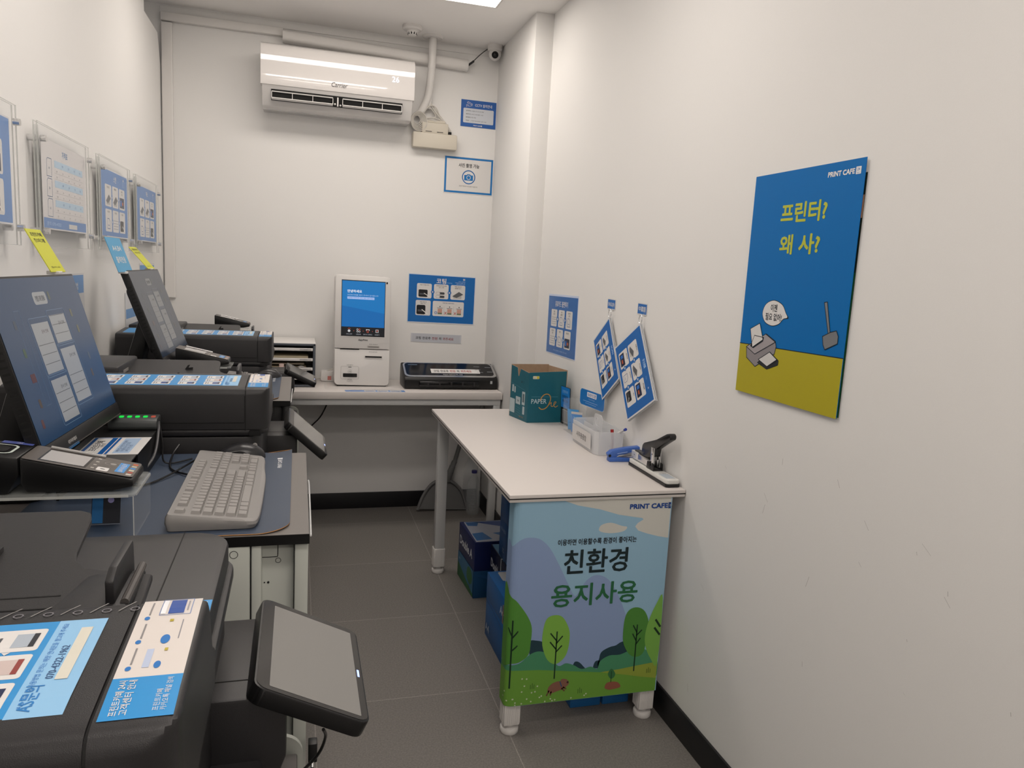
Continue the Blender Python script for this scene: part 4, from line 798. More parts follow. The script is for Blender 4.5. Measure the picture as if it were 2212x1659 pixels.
# keyboards
def keyboard(x0, y0, lab, keys=True):
    t = thing('keyboard', lab, 'keyboard', (x0-.0775, y0+.23, .984), 0, 'light grey keyboards')
    Wd, D = .462, .153
    def tr(p):                                  # (along, depth from the back, height)
        return Vector((x0-D+p[1], y0+p[0], .984+p[2]))
    zt = lambda d: .030-.016*d/D
    out = [(0, .02), (.0, .006), (.005, 0), (.02, 0), (.2, 0), (Wd-.02, 0), (Wd-.005, 0), (Wd, .006), (Wd, .02), (Wd-.002, D*.5), (Wd-.004, D*.8), (Wd-.016, D-.010), (Wd*.78, D-.006), (Wd*.62, D-.001), (Wd*.4, D), (.06, D-.001), (.012, D-.005), (.001, D-.016), (0, D-.04), (0, D*.5)]
    pl = [(p.x, p.y) for p in spline3([(q[0], q[1], 0) for q in out], 3, True)]
    b = MB(); n = len(pl); cx, cy = Wd/2, D/2; sh = lambda p, s: (cx+(p[0]-cx)*s, cy+(p[1]-cy)*(1-(1-s)*2.5))
    lv = [[tr((*sh(p, .985), 0)) for p in pl], [tr((*p, zt(p[1])*.5)) for p in pl], [tr((*sh(p, .995), zt(p[1])*.85)) for p in pl], [tr((*sh(p, .982), zt(p[1]))) for p in pl]]
    for A, B2 in zip(lv, lv[1:]):
        for i in range(n): b.face([A[i], A[(i+1) % n], B2[(i+1) % n], B2[i]], GREYP)
    b.face(lv[-1], GREYP); b.face(lv[0][::-1], GREYP); bmesh.ops.remove_doubles(b.bm, verts=b.bm.verts, dist=1e-5)
    for f in b.bm.faces: f.smooth = len(f.verts) == 4
    b.build('case', t)
    U = .0190; R = []
    dr = [.021, .047, .066, .085, .104, .123]
    def row(r, seq, s0=0):
        x = .016+s0*U
        for k in seq:
            if k > 0: R.append((x, dr[r], k))
            x += abs(k)*U
    row(0, [1, -1, 1, 1, 1, 1, -.5, 1, 1, 1, 1, -.5, 1, 1, 1, 1]); row(0, [1, 1, 1], 15.25)
    row(1, [1]*13+[2]); row(2, [1.5]+[1]*12+[1.5]); row(3, [1.75]+[1]*11+[2.25]); row(4, [2.25]+[1]*10+[2.75]); row(5, [1.25, 1.25, 1.25, 5.75, 1.25, 1.25, 1.5, 1.5])
    row(1, [1, 1, 1], 15.25); row(2, [1, 1, 1], 15.25); row(4, [1], 16.25); row(5, [1, 1, 1], 15.25)
    row(1, [1]*4, 18.5); row(2, [1]*4, 18.5); row(3, [1]*3, 18.5); row(4, [1]*4, 18.5); row(5, [2, 1], 18.5)
    cache = {}; one = MB()
    for (x, d, k) in R:
        if keys:
            if k not in cache:
                b = MB(); L_ = k*U-.0016; bm = bmesh.new()
                lo = [bm.verts.new((dd, aa, 0)) for aa, dd in ((0, 0), (L_, 0), (L_, .0172), (0, .0172))]; hi = [bm.verts.new((dd, aa, .0065)) for aa, dd in ((.0020, .0014), (L_-.0020, .0014), (L_-.0020, .0145), (.0020, .0145))]
                bm.faces.new(hi)
                for i in range(4): bm.faces.new((lo[i], lo[(i+1) % 4], hi[(i+1) % 4], hi[i]))
                bmesh.ops.recalc_face_normals(bm, faces=bm.faces); b.merge(bm, GREYK); o = b.build('key', t); cache[k] = o
            else: o = cache[k].copy(); COL.objects.link(o); o.parent = t; o.matrix_parent_inverse = cache[k].matrix_parent_inverse.copy()
            p = tr((x, d-.0086, zt(d)-.0003)); o.location = p; o.rotation_euler = (0, math.atan(.016/D), 0)
        else:
            p = tr((x, d-.0086, zt(d))); one.box(p.x+.001, p.x+.016, p.y, p.y+k*U-.002, p.z-.001, p.z+.005, GREYK)
    if not keys: one.build('keys', t)['kind'] = 'stuff'
    b = MB()
    for dx in (.02, Wd-.05): p = tr((dx, .012, 0)); b.box(p.x, p.x+.02, p.y, p.y+.03, p.z-.0010, p.z+.004, DARKB)
    b.build('foot', t)
    return t
keyboard(-.060, 1.318, 'light grey full-size keyboard on the nearest navy desk mat')
keyboard(-.105, 2.602, 'light grey keyboard on the second desk, partly hidden by the middle copier', False)
def mouse(cx, cy, rz, lab):
    t = thing('computer_mouse', lab, 'mouse', (cx, cy, .983), rz, 'black computer mice')
    b = MB(); b.ball((0, 0, 0), 1, M('mouse_black', (.02, .02, .022), .3), (.032, .055, .036), 32)
    for v in b.bm.verts:
        if v.co.z < 0: v.co.z = 0
        v.co.z *= 1-.25*(v.co.y > 0)*(v.co.y/.055)
    MX = Matrix.LocRotScale(Vector((cx, cy, .9832)), t.rotation_euler, None); b.build('shell', t, M4=MX)
    b = MB(); b.cyl((-.004, -.030, .0275), (.004, -.030, .0275), .006, GREYP, 14); b.build('wheel', t, M4=MX)
    b = MB(); b.tube([(-.031, -.02, .014), (-.030, 0, .022), (-.027, .03, .017)], .0015, M('mouse_grey', (.1, .1, .1), .35), 6); b.build('side_trim', t, M4=MX)
mouse(-.125, 1.825, PI/2, 'black mouse at the far end of the nearest keyboard'); mouse(-.115, 3.106, PI/2, 'black mouse on the second desk beside the farthest copier')
b = MB(); b.tube([(-.262, 1.84, 1.012), (-.272, 1.80, .995), (-.262, 1.72, .986), (-.215, 1.66, .988)], .0022, DARKB, 6); tag(b.build('keyboard_cable', base=(-.26, 1.8, .985)), 'black cable curving behind the nearest keyboard', 'cable')

# monitors
def monitor(P, yawm, tl, label, kind):
    A = Vector((-math.sin(yawm), math.cos(yawm), 0)); n = Vector((math.cos(yawm), math.sin(yawm), 0)); D = n*math.cos(tl)+Vector((0, 0, -math.sin(tl)))
    N = A.cross(-D); N = N if N.x > 0 else -N
    L_, H_ = .43, .29
    mt = Matrix((A, -D, N)).transposed().to_4x4(); mt.translation = Vector(P)+D*H_        # u along A, v up, n outwards; origin near-bottom of screen
    t = thing('monitor', label, 'monitor', (P[0]-.02, P[1]+L_/2, .98), 0, 'tilted black monitors')
    b = MB(); b.prism(rrect(-.003, -.026, L_+.003, H_+.004, .003, 2), 'z', -.022, -.0008, DARKB, .001); b.build('housing', t, M4=mt)
    b = MB(); b.prism(rrect(.03, .02, L_-.03, H_-.05, .02, 4), 'z', -.036, -.022, DARK, .006)
    for k in range(20): b.box(-.0035, -.0025, 0.01+.012*k, .014+.012*k, -.018, -.006, SLOT)
    b.build('rear_cover', t, M4=mt)
    f = lambda u, v, h: mt @ Vector((u, v, h))
    S = Sheet(f=f); e = .42
    S.rect(0, 0, L_, H_, M('monitor_screen', '#1b2026', .22, emit=.105, ecol='#2f86d0', spec=.8), 0) if kind == 0 else S.rect(0, 0, L_, H_, M('monitor_screen_dim', '#26282c', .24, emit=.05, ecol='#5f88b8', spec=.8), 0)
    k_ = lambda c, s_=.10: M('dim_'[:0 if kind == 0 else 4]+'monitor_art_'+c.strip('#')+'_%d' % int(s_*100), '#0a0d12', .20, emit=s_*(2.0 if kind == 0 else .9), ecol=c, spec=.8)
    pw_ = k_('#ffffff', .105); ou = k_('#9cc4ec', .10)
    S.rect(.178, .238, .243, .262, pw_, 1, r=.007); S.text('무엇을 도와드릴까요', .2105, .245, .012, k_('#404858', .04), 2, bold=.8, width=.045)
    for (a, c, d, g_) in ((.128, .110, .208, .205), (.222, .160, .302, .215), (.128, .018, .208, .098), (.222, .040, .302, .148)):
        S.line(rrect(a-.007, c-.006, d+.007, g_+.010, .006), .0012, ou, 1, True); S.rect(a, c, d, g_, pw_, 1)
        for q in range(3): S.line([(a+.004, c+.018+.018*q), (d-.004, c+.018+.018*q)], .0009, k_('#303848', .03), 2)
        S.text('문서 인쇄', (a+d)/2+.012, g_-.020, .008, k_('#a04848', .06) if c > .1 and a < .2 else k_('#303848', .03), 2, bold=.5)
    for q, (a, c, cc) in enumerate(((.058, .20, '#6d8aa8'), (.058, .15, '#5fa05a'), (.062, .105, '#b04038'), (.052, .105, '#b04038'), (.048, .06, '#a07848'), (.030, .026, '#b85848'), (.340, .205, '#c8c890'), (.350, .17, '#c8c890'), (.345, .075, '#b89870'), (.36, .11, '#a8b8c8'), (.252, .245, '#a8b890'))): S.rect(a, c, a+.010, c+.016, k_(cc, .06), 1, r=.002)
    S.line([(.075, .06), (.075, .232), (.098, .232), (.098, .06)], .0006, ou, 1, True)
    S.build('screen', t, M4=None)
    b = MB(); b.box(-.003, L_+.003, -.026, -.001, -.001, .0015, DARK, .0005); b.box(0, L_, -.0275, -.0262, -.0005, .003, BROWN); b.build('bottom_bezel', t, M4=mt)
    S = Sheet(f=f); u_ = .100 if kind == 0 else .022; S.rect(u_, -.030, u_+.055, -.004, ink('#2288d6', .3), 9); S.text('시간이 지나면 꺼집니다', u_+.0275, -.020, .0075, ink(PW, .3), 10, bold=.8, width=.044); S.build('label', t)
    c = mt @ Vector((L_/2, .10, -.05)); b = MB(); b.prism([(c.x-.10, .9835), (c.x-.04, .9835), (c.x+.01, c.z+.03), (c.x-.03, c.z+.03)], 'y', c.y-.045, c.y+.045, DARKB, .006); b.build('stand', t)
    b = MB(); b.rbox(c.x-.15, c.x+.025, c.y-.11, c.y+.11, .9835, .992, DARKB, .02, bev=.002); b.build('base', t)
    return f, mt
f1, mt1 = monitor((-.4946, 1.4089, 1.3923), -.053, 1.294, 'nearest black monitor with a blue screen, cut by the left photo edge', 0)
f2, mt2 = monitor((-.519, 2.6261, 1.3884), -.0415, 1.2225, 'second black monitor with a dim greyish screen, between the middle and far copiers', 1)

# tags standing on the monitors
def mtag(quad, col, lines, lab, side):
    A, B_, C, D = [Vector(p) for p in quad]       # bottom near, bottom far, top far, top near
    wd, ht = (B_-A).length, (D-A).length; N = (B_-A).cross(D-A).normalized(); N = N if N.x > 0 else -N
    f = lambda u, v, h: A+(B_-A)*(u/wd)*(1-v/ht)+(D-A+(C-D)*(u/wd))*(v/ht)+N*h
    t = thing('standing_tag', lab, 'tag', tuple(A), 0)
    S = Sheet(f=f); S.board(wd, ht, ink(col), .0016, ink(side))
    for (tx, v, sz, w_, cc) in lines: S.text(tx, wd*.5, ht*v, ht*sz, ink(cc), 2, bold=1, width=wd*w_)
    S.build('card', t)
    b = MB(); m_ = (A+B_)/2; b.box(m_.x-.02, m_.x+.004, m_.y-.012, m_.y+.012, m_.z-.006, m_.z+.0015, WHITEP, .001); b.build('clip', t)
YL = '#c6c83a'
mtag(((-.492, 1.765, 1.400), (-.484, 1.835, 1.400), (-.530, 1.835, 1.486), (-.538, 1.765, 1.486)), YL, (('프린트카페', .84, .10, .72, INK), ('인스타그램', .70, .10, .66, INK), ('@print_cafe', .10, .05, .6, '#55551e')), 'yellow tag standing on the nearest monitor top edge', '#a8a41c')
mtag(((-.520, 2.975, 1.393), (-.512, 3.058, 1.393), (-.575, 3.058, 1.468), (-.583, 2.975, 1.468)), YL, (('프린트카페', .84, .10, .72, INK), ('인스타그램', .70, .10, .66, INK), ('@print_cafe', .10, .05, .6, '#55551e')), 'yellow tag standing on the second monitor top edge', '#a8a41c')
SB = '#4b9cc8'
mtag(((-.500, 1.28, 1.397), (-.494, 1.412, 1.397), (-.531, 1.412, 1.505), (-.537, 1.28, 1.505)), SB, (('A3,A4', .66, .20, .62, PW), ('출력전용', .34, .20, .7, PW)), 'sky blue tag on the nearest monitor, cut by the left photo edge', '#e4e6e6')
mtag(((-.524, 2.530, 1.387), (-.518, 2.700, 1.387), (-.555, 2.700, 1.491), (-.561, 2.530, 1.491)), SB, (('A4,B4', .62, .20, .58, PW), ('출력전용', .28, .20, .62, PW)), 'sky blue tag with white letters on the second monitor', '#e4e6e6')

# ---------------------------------------------------------------- risers and card readers
ACR = sheer('acrylic_plate', (.70, .73, .71), .20)
ACE = sheer('acrylic_edge', (.74, .76, .73), .42)
def riser(dx, dy, z0, z1, lab, y0=1.345, y1=1.492, L0=-.600, inset=0):
    t = thing('acrylic_riser', lab, 'riser', (-.42+dx, 1.42+dy, z0), 0, 'clear acrylic risers under the card readers')
    b = MB(); b.rbox(L0+dx, -.262+dx, y0+dy, y1+dy, z1-.004, z1, ACR, .010, bev=.0006, corners=(1, 1, 0, 0)); b.build('top_plate', t)
    b = MB(); b.box(L0+.008+dx, -.272+dx, y0+dy-.0006, y0+dy, z1-.0042, z1+.0002, ACE); b.box(-.2622+dx, -.2614+dx, y0+dy+.010, y1+dy-.010, z1-.0042, z1+.0002, ACE); b.cyl((-.2655+dx-inset, y0+dy+.003, z0), (-.2655+dx-inset, y0+dy+.003, z1-.004), .0009, ACE, 6); b.build('polished_edge', t)
    for x in (-.2665+dx-inset, L0+dx): b = MB(); b.box(x, x+.003, y0+.003+dy, y1-.003+dy, z0, z1-.0042, CLEAR); b.build('side_plate', t)
riser(.009, 0, .9830, 1.058, 'clear acrylic riser on the nearest desk', 1.298, 1.440); riser(.042, 1.345, .9830, 1.078, 'clear acrylic riser on the second desk', L0=-.475, inset=.042); riser(.030, 2.70, 1.0355, 1.094, 'clear acrylic riser on the side table behind the farthest copier')
def reader():
    t = thing('card_reader', 'large black card payment terminal with dip slot on the nearest riser', 'card terminal', (-.36, 1.41, 1.044), 0, 'card payment terminals on acrylic risers')
    y0, y1 = 1.362, 1.456; xt = -.268
    top = lambda x: 1.0665+(xt-x)*.225
    b = MB(); b.prism([(xt, 1.052), (xt, 1.064), (xt-.008, 1.0675), (-.437, top(-.437)), (-.437, 1.060), (-.428, 1.046), (-.380, 1.045), (-.372, 1.046), (-.352, 1.046), (-.30, 1.045)], 'y', y0, y1, DARKB, .003); b.build('body', t)
    b = MB(); b.prism([(-.4385, top(-.4385)+.001), (-.530, top(-.53)-.008), (-.530, 1.05), (-.50, 1.045), (-.455, 1.045), (-.4385, 1.075)], 'y', y0-.002, y1+.002, DARKB, .003); b.build('dip_reader', t)
    def tf(u, v, h): x = xt-u; return Vector((x, y0+v, top(x)+.0006+h))
    S = Sheet(f=tf); W_ = y1-y0
    S.poly(rrect(.002, .002, .168, W_-.002, .006), M('terminal_face', (.10, .088, .08), .35), 0); S.build('face_plate', t)
    S = Sheet(f=tf)
    S.rect(.075, .010, .146, W_-.012, GLOSSB, 1); S.rect(.079, .015, .143, W_-.018, M('terminal_lcd', (.42, .41, .41), .18), 2); S.build('display', t)
    b = MB(); 
    p0, p1 = tf(.060, W_-.007, .002), tf(.146, W_-.007, .002); b.cyl(p0, p1, .0028, STEEL, 10); b.build('trim_bar', t)
    S = Sheet(f=tf)
    for k in range(4): S.rect(.064, .016+.019*k, .069, .021+.019*k, ink('#b8b4ac'), 1)
    S.ring(.042, .058, .010, .0012, ink('#8d8884'), 1, 20, 1.3); S.circ(.042, .058, .005, ink('#9c9894'), 1)
    S.rect(.042, .010, .060, .030, ink(PW), 1, r=.003); S.circ(.051, .020, .004, ink('#4a4a4e'), 2, ry=.002); S.rect(.018, .018, .033, .074, ink('#3a8fd6'), 1); S.text('카드를 꽂아주세요', .0215, .046, .009, ink(PW), 2, bold=.6, width=.05, rot=-PI/2)
    for k, c_ in enumerate(('#c8c2b8', '#a84a38', '#c8c6b0', '#3f86c6', '#b8b098', '#c06030')): S.rect(.006, .010+.0125*k, .014, .019+.0125*k, ink(c_), 1)
    S.build('stickers', t)
    def df(u, v, h): x = -.4385-u; return Vector((x, y0-.002+v, top(x)+.0015-.008*max(0, u)/.09+h))
    S = Sheet(f=df); S.line(rrect(.018, .018, .062, .072, .012), .004, ink('#c4cfc8'), 2, True); S.rect(.026, .028, .054, .062, SLOT, 1, r=.008); S.rect(.002, .082, .050, .098, ink('#5a68b4'), 1); S.text('IC', .024, .086, .010, ink(PW), 2, bold=1); S.build('slot_frame', t)
    return t
rd = reader()
r2_ = copy_tree(rd); r2_.location = (-.36+.042, 1.41+1.345, 1.044+.034); r2_['label'] = 'black card payment terminal on the riser of the second desk'
r3_ = copy_tree(rd); r3_.location = (-.36+.030, 1.41+2.70, 1.044+.050); r3_['label'] = 'farthest black card payment terminal, beyond the farthest copier'
rd.location = (-.3474, 1.3607, 1.0592); rd.scale = (.965, .965, .965)
for r_ in (r2_, r3_):                            # these two have no dip slot at the back
    for ch in list(r_.children):
        if ch.name.split('.')[0] in ('dip_reader', 'slot_frame'): bpy.data.objects.remove(ch)

# hub, leaflet stand, leaflets
t = thing('usb_hub_stand', 'low black stand holding a leaflet in front of the nearest monitor', 'stand', (-.365, 1.68, .983))
b = MB(); b.box(-.430, -.305, 1.52, 1.862, 1.049, 1.053, DARKB, .001); b.box(-.430, -.426, 1.52, 1.862, .983, 1.049, DARKB); b.box(-.309, -.305, 1.60, 1.862, .983, 1.049, DARKB); b.box(-.43, -.305, 1.858, 1.862, .983, 1.049, DARKB); b.build('shelf', t)
t = thing('usb_hub', 'dark usb hub with four green lights in front of the middle copier', 'usb hub', (-.355, 1.835, 1.053))
b = MB(); b.prism([(1.812, 1.0535), (1.808, 1.060), (1.810, 1.072), (1.818, 1.078), (1.862, 1.080), (1.866, 1.076), (1.866, 1.0535)], 'x', -.405, -.305, M('hub_grey', (.045, .05, .05), .4), .002); b.build('body', t)
for k in range(5):
    b = MB(); x = -.382+.0165*k; b.rbox(x-.0045, x+.0045, 1.830, 1.844, 1.0785, 1.0804, M('hub_led', '#0a9a35', .4, emit=.85, ecol='#16d848') if k < 4 else M('hub_red', '#8a3f35', .4, emit=.35, ecol='#d86048'), .003); b.build('button', t)
b = MB(); b.tube([(-.306, 1.84, 1.066), (-.300, 1.80, 1.05), (-.300, 1.74, 1.01), (-.315, 1.66, .990), (-.318, 1.62, .996)], .003, M('grey_cable', (.07, .07, .075), .4), 8); b.tube([(-.306, 1.85, 1.062), (-.295, 1.82, 1.02), (-.28, 1.76, .990), (-.23, 1.80, .988)], .002, DARKB, 6); b.tube([(-.345, 1.61, .990), (-.30, 1.60, .986), (-.26, 1.66, .988), (-.20, 1.80, 1.0)], .002, DARKB, 6); b.build('cable', t)
S = Sheet((-.415, 1.588, 1.0536), (1, 0, 0), (0, 1, 0)); S.board(.112, .150, ink(PW, .25), .0004); S.rect(.003, .003, .048, .147, ink('#17569c', .25), 1); S.rect(.010, .008, .038, .142, ink('#cfcfcd', .25), 2); S.rect(.050, .003, .055, .147, ink('#17569c', .25), 1); S.rect(.063, .010, .094, .140, ink('#a9c0dc', .25), 1)
S.text('프린트카페', .028, .030, .016, ink(INK, .25), 3, 'l', 1, rot=PI/2, width=.085); S.text('이용안내', .036, .060, .009, ink(INK, .25), 3, 'l', .4, rot=PI/2)
for k in range(3): S.text(('회원가입 시 포인트 적립 혜택', '문서출력 복사 스캔 코팅', '24시간 무인 운영')[k], .073+.008*k, .022, .008, ink('#4a6488', .25), 3, 'l', .4, rot=PI/2)
tag(S.build('leaflet', base=(-.36, 1.66, 1.0536)), 'blue and white leaflet lying on the black stand under the monitor', 'leaflet')
S = Sheet((-.338, 1.375, .9845), (1, 0, .0), (0, .30, 1)); S.board(.045, .050, ink('#20242e'), .001); S.rect(.001, .001, .018, .049, ink('#1c6fb0'), 1); S.circ(.030, .040, .005, ink('#a9a4dc'), 1)
tag(S.build('blue_card', base=(-.35, 1.37, .985)), 'blue card leaning under the nearest acrylic riser', 'card')

# ---------------------------------------------------------------- acrylic frames on the left wall
def frame(y0, y1, z0, z1, art, lab):
    t = thing('acrylic_sign', lab, 'sign', (XL, (y0+y1)/2, z0), 0, 'acrylic framed signs on the left wall')
    for x in (-.672, -.664): b = MB(); b.box(x-.0015, x+.0015, y0, y1, z0, z1, CLEAR); b.build('acrylic_sheet', t)
    b = MB(); c = .0006
    for xx in (-.6736, -.6656):
        for (a, bb) in ((y0, y0+c), (y1-c, y1)): b.box(xx, xx+.0032, a-.0002, bb+.0002, z0, z1, ACE)
        b.box(xx, xx+.0032, y0, y1, z1-c, z1+.0002, ACE); b.box(xx, xx+.0032, y0, y1, z0-.0002, z0+c, ACE)
    b.box(-.674, -.662, y0+.004, y0+.0065, z0+.01, z1-.01, ACR); b.build('acrylic_edge', t)
    for y in (y0+.022, y1-.022):
        for z in (z0+.042, z1-.042):
            b = MB(); b.cyl((XL, y, z), (-.6738, y, z), .0085, STEEL, 18); b.cyl((-.6620, y, z), (-.648, y, z), .0085, STEEL, 18); b.build('standoff', t)
    S = Sheet((-.6690, y0+.045, z0+.048), (0, 1, 0), (0, 0, 1)); art(S, y1-y0-.075, z1-z0-.082); S.build('print', t)
WB_ = '#5a88c4'
def art_blue(title, sub):
    def f(S, w_, h_):
        S.board(w_, h_, ink('#d9d9dc'), .0006); S.rect(.004, .004, w_-.004, h_-.004, ink(WB_), 1)
        S.text(title, w_*.5, h_*.84, h_*.10, ink(PW), 2, bold=1.1); S.text(sub, w_*.60, h_*.85, h_*.04, ink('#9cbce4'), 2, 'l', 0)
        S.rect(w_*.82, h_*.90, w_*.85, h_*.935, ink(PW), 2)
        for k in range(3): S.text('무인운영 안내', w_*.86, h_*(.87-.03*k), h_*.022, ink('#b4cbe8'), 2, 'r', .2)
        steps(S, w_*.13, h_*.45, w_*.88, h_*.77, 3, 1, w_*.035, 2, [pic_cyl, pic_cyl, pic_scr], ['원고를 놓고', '덮개를 덮고', '버튼을\n누르기'], WB_, h_*.034)
        steps(S, w_*.13, h_*.08, w_*.88, h_*.41, 3, 1, w_*.035, 2, [pic_line, pic_rows, pic_dark], ['메뉴 선택', '매수 입력', '카드결제'], WB_, h_*.034)
    return f
def art_price(S, w_, h_):
    S.board(w_, h_, ink('#d9d6d6'), .0006); S.rect(.004, .004, w_-.004, h_*.13, ink(WB_), 1)
    S.text('가격표', w_*.5, h_*.865, h_*.085, ink('#4f84b8'), 2, bold=1.2)
    for k, nm in enumerate(('A4', 'B4', 'A3')):
        v = h_*(.60-.225*k); g_ = ink('#4f6f98'); u0 = w_*.10
        S.line([(u0, v), (u0, v+h_*.17), (u0+w_*.02, v+h_*.20), (u0+w_*.10, v+h_*.20), (u0+w_*.10, v)], .0018, g_, 2, True); S.text(nm, u0+w_*.05, v+h_*.08, h_*.04, g_, 2, bold=.4)
        S.rect(w_*.26, v+h_*.12, w_*.93, v+h_*.20, ink('#b4cfe4'), 2)
        for c_ in range(4): S.text(('흑백', '컬러', '스캔', '복사')[c_], w_*(.44+.14*c_), v+h_*.145, h_*.034, ink('#5c86bc'), 3, bold=.5)
        for r_ in range(2):
            S.line([(w_*.26, v+h_*(.055-.065*r_)), (w_*.93, v+h_*(.055-.065*r_))], .0006, ink('#a8a8ac'), 2)
            for c_ in range(5): S.text((('단면', '100', '300', '100', '200'), ('양면', '150', '500', '150', '300'))[r_][c_], w_*(.31+.135*c_), v+h_*(.068-.065*r_), h_*.026, ink('#77777c'), 3, bold=.3)
    S.text('문의 070-4322', w_*.22, h_*.05, h_*.05, ink('#a9c4e6'), 2, bold=.6, width=w_*.3); S.rect(w_*.55, h_*.035, w_*.75, h_*.09, ink('#d6d4d2'), 3)
frame(1.628, 2.150, 1.452, 1.786, art_blue('복사', 'Copy'), 'blue acrylic framed sign at the left photo edge, nearest of four')
frame(2.303, 2.810, 1.452, 1.778, art_price, 'white acrylic framed price list with pale blue tables')
frame(2.942, 3.440, 1.452, 1.778, art_blue('스캔', 'Scan'), 'blue acrylic framed sign between the price list and the corner sign')
frame(3.556, 4.080, 1.452, 1.776, art_blue('팩스', 'Fax'), 'blue acrylic framed sign closest to the back corner')

# paper notices low on the left wall
def lwall(y0, z0, w_, h_, draw, lab, base='#d6d6d8'):
    S = Sheet((XL+.002, y0, z0), (0, 1, 0), (0, 0, 1)); S.board(w_, h_, ink(base), .001); draw(S, w_, h_)
    tag(S.build('wall_notice', base=(XL, y0+w_/2, z0)), lab, 'notice', 'paper notices behind the monitors')
def dn(S, w_, h_): S.rect(.01, h_*.72, w_-.008, h_-.006, ink('#6a98cf'), 1); S.text('이용방법', w_*.72, h_*.78, h_*.11, ink(PW), 2, bold=1); [S.text(('내 폰에서 바로 출력', '앱 설치 없이 가능')[k], w_*.72, h_*(.55-.12*k), h_*.06, ink('#6d7280'), 2, bold=.4) for k in range(2)]
def dn2(S, w_, h_): S.rect(.006, .006, w_-.006, h_-.006, ink('#2a7ab8'), 1)
def dn3(S, w_, h_): S.rect(.006, .62*h_, w_*.55, h_-.008, ink('#5b96cf'), 1); S.rect(w_*.6, .75*h_, w_-.01, h_-.01, ink('#4a86c4'), 1); S.rect(.006, h_*.08, w_*.3, h_*.22, ink('#5d92ca'), 1)
lwall(2.40, 1.14, .422, .232, dn, 'blue and white notice on the left wall to the right of the nearest yellow tag'); lwall(2.16, 1.30, .18, .062, lambda S, w_, h_: None, 'thin blank white strip on the left wall just above the nearest monitor', '#cac8c4')
lwall(3.44, 1.10, .26, .18, lambda S, w_, h_: S.rect(.01, .07, w_-.03, .11, ink('#5d92ca'), 1), 'small white notice with a blue band seen left of the second monitor', '#d2d4d8'); lwall(3.75, 1.26, .36, .140, dn3, 'blue and white notice on the left wall above the second monitor')

# ================================================================ things on the right table
t = thing('paper_box', 'open teal cardboard paper box on the far end of the white table', 'box', (1.06, 3.18, .795))
Q = [Vector(p) for p in ((.979, 3.092, .7955), (1.160, 3.100, .7955), (1.130, 3.278, .7955), (.945, 3.262, .7955))]; HH = .236
TEAL = M('teal_card', '#0e5a6a', .45, grain=.03, gscale=40)
def wallp(bm_, A, B_, z0, z1, th, mo, mi_, tops=None):
    d = (B_-A).normalized(); n = Vector((-d.y, d.x, 0)); tops = tops or [(0, z1), (1, z1)]
    o_ = [A+(B_-A)*u+Vector((0, 0, z)) for u, z in [(0, z0), (1, z0)]+tops[::-1]]; i_ = [p+n*th for p in o_]
    bm_.face(o_, mo); bm_.face(i_[::-1], mi_); k = len(o_)
    for j in range(k): bm_.face([o_[j], i_[j], i_[(j+1) % k], o_[(j+1) % k]], CARD)
b = MB(); wallp(b, Q[0], Q[1], 0, HH-.008, .003, TEAL, CARD, [(0, HH-.012), (1, HH-.004)]); wallp(b, Q[1], Q[2], 0, HH, .003, TEAL, CARD); wallp(b, Q[2], Q[3], 0, HH+.004, .003, TEAL, CARD)
wallp(b, Q[3], Q[0], 0, HH, .003, TEAL, CARD, [(0, HH+.002), (.36, HH-.004), (.42, HH-.040), (.46, HH-.040), (.54, HH-.006), (1, HH-.014)]); b.face([q+Vector((0, 0, .003)) for q in Q], CARD); b.build('carton', t)
d = (Q[1]-Q[0]).normalized(); n = Vector((d.y, -d.x, 0))
S = Sheet(Q[0]+n*.0003, d, (0, 0, 1)); S.text('PAPER', .016, .086, .030, ink('#b9cdd2'), 2, 'l', .56, width=.072); S.line([(.017, .116), (.140, .116)], .0014, ink('#5f93a0'), 1)
OR = ink('#c08f4a'); pts = [(p[0]*1.07+.006, p[1]*.95-.006) for p in [(.045, .078), (.056, .070), (.073, .074), (.087, .092), (.094, .118), (.089, .136), (.076, .142), (.062, .136), (.052, .122), (.050, .112)]]
S.line([(p.x, p.y) for p in spline3([(q[0], q[1], 0) for q in pts], 6)], .0040, OR, 3); S.line([(p.x, p.y) for p in spline3([(q[0]*1.05+.006, q[1]*.95-.008, 0) for q in [(.084, .084), (.092, .106), (.089, .092), (.100, .104), (.100, .088), (.108, .086), (.118, .098), (.122, .106), (.115, .106), (.112, .092), (.120, .082), (.130, .088)]], 4)], .0028, OR, 3)
S.rect(.018, .196, .048, .209, ink('#d6d4b8'), 2, r=.003); S.rect(.036, .197, .047, .208, ink('#c7b93a'), 3); S.text('Eco', .026, .199, .008, ink(INK), 3, bold=.5); S.build('front_print', t)
d2 = (Q[0]-Q[3]).normalized(); n2 = Vector((d2.y, -d2.x, 0)); S = Sheet(Q[3]+n2*.0003, d2, (0, 0, 1)); WT = ink('#a9b8bc')
S.line([(.004, .158), (.140, .140), (.158, .120), (.158, .01)], .0012, ink('#4f8a98'), 1)
for r_ in ((.020, .118, .036, .150), (.042, .116, .054, .144), (.118, .072, .146, .132), (.002, .022, .052, .086), (.060, .068, .104, .102), (.128, .030, .146, .066)): S.rect(*r_, WT, 2, r=.003)
S.rect(.124, .084, .140, .122, ink('#56686e'), 3)
for k in range(4): S.line([(.062, .056-.011*k), (.108, .050-.011*k)], .0014, ink('#3f7f8c'), 2)
S.text('PEFC FSC', .118, .012, .010, ink('#a07c3a'), 2, bold=.5); S.text('500', .083, .080, .012, ink('#2e4a52'), 3, bold=.8); S.text('▲ ☂', .120, .170, .014, ink('#0b2f36'), 2, bold=.4); S.build('side_print', t)

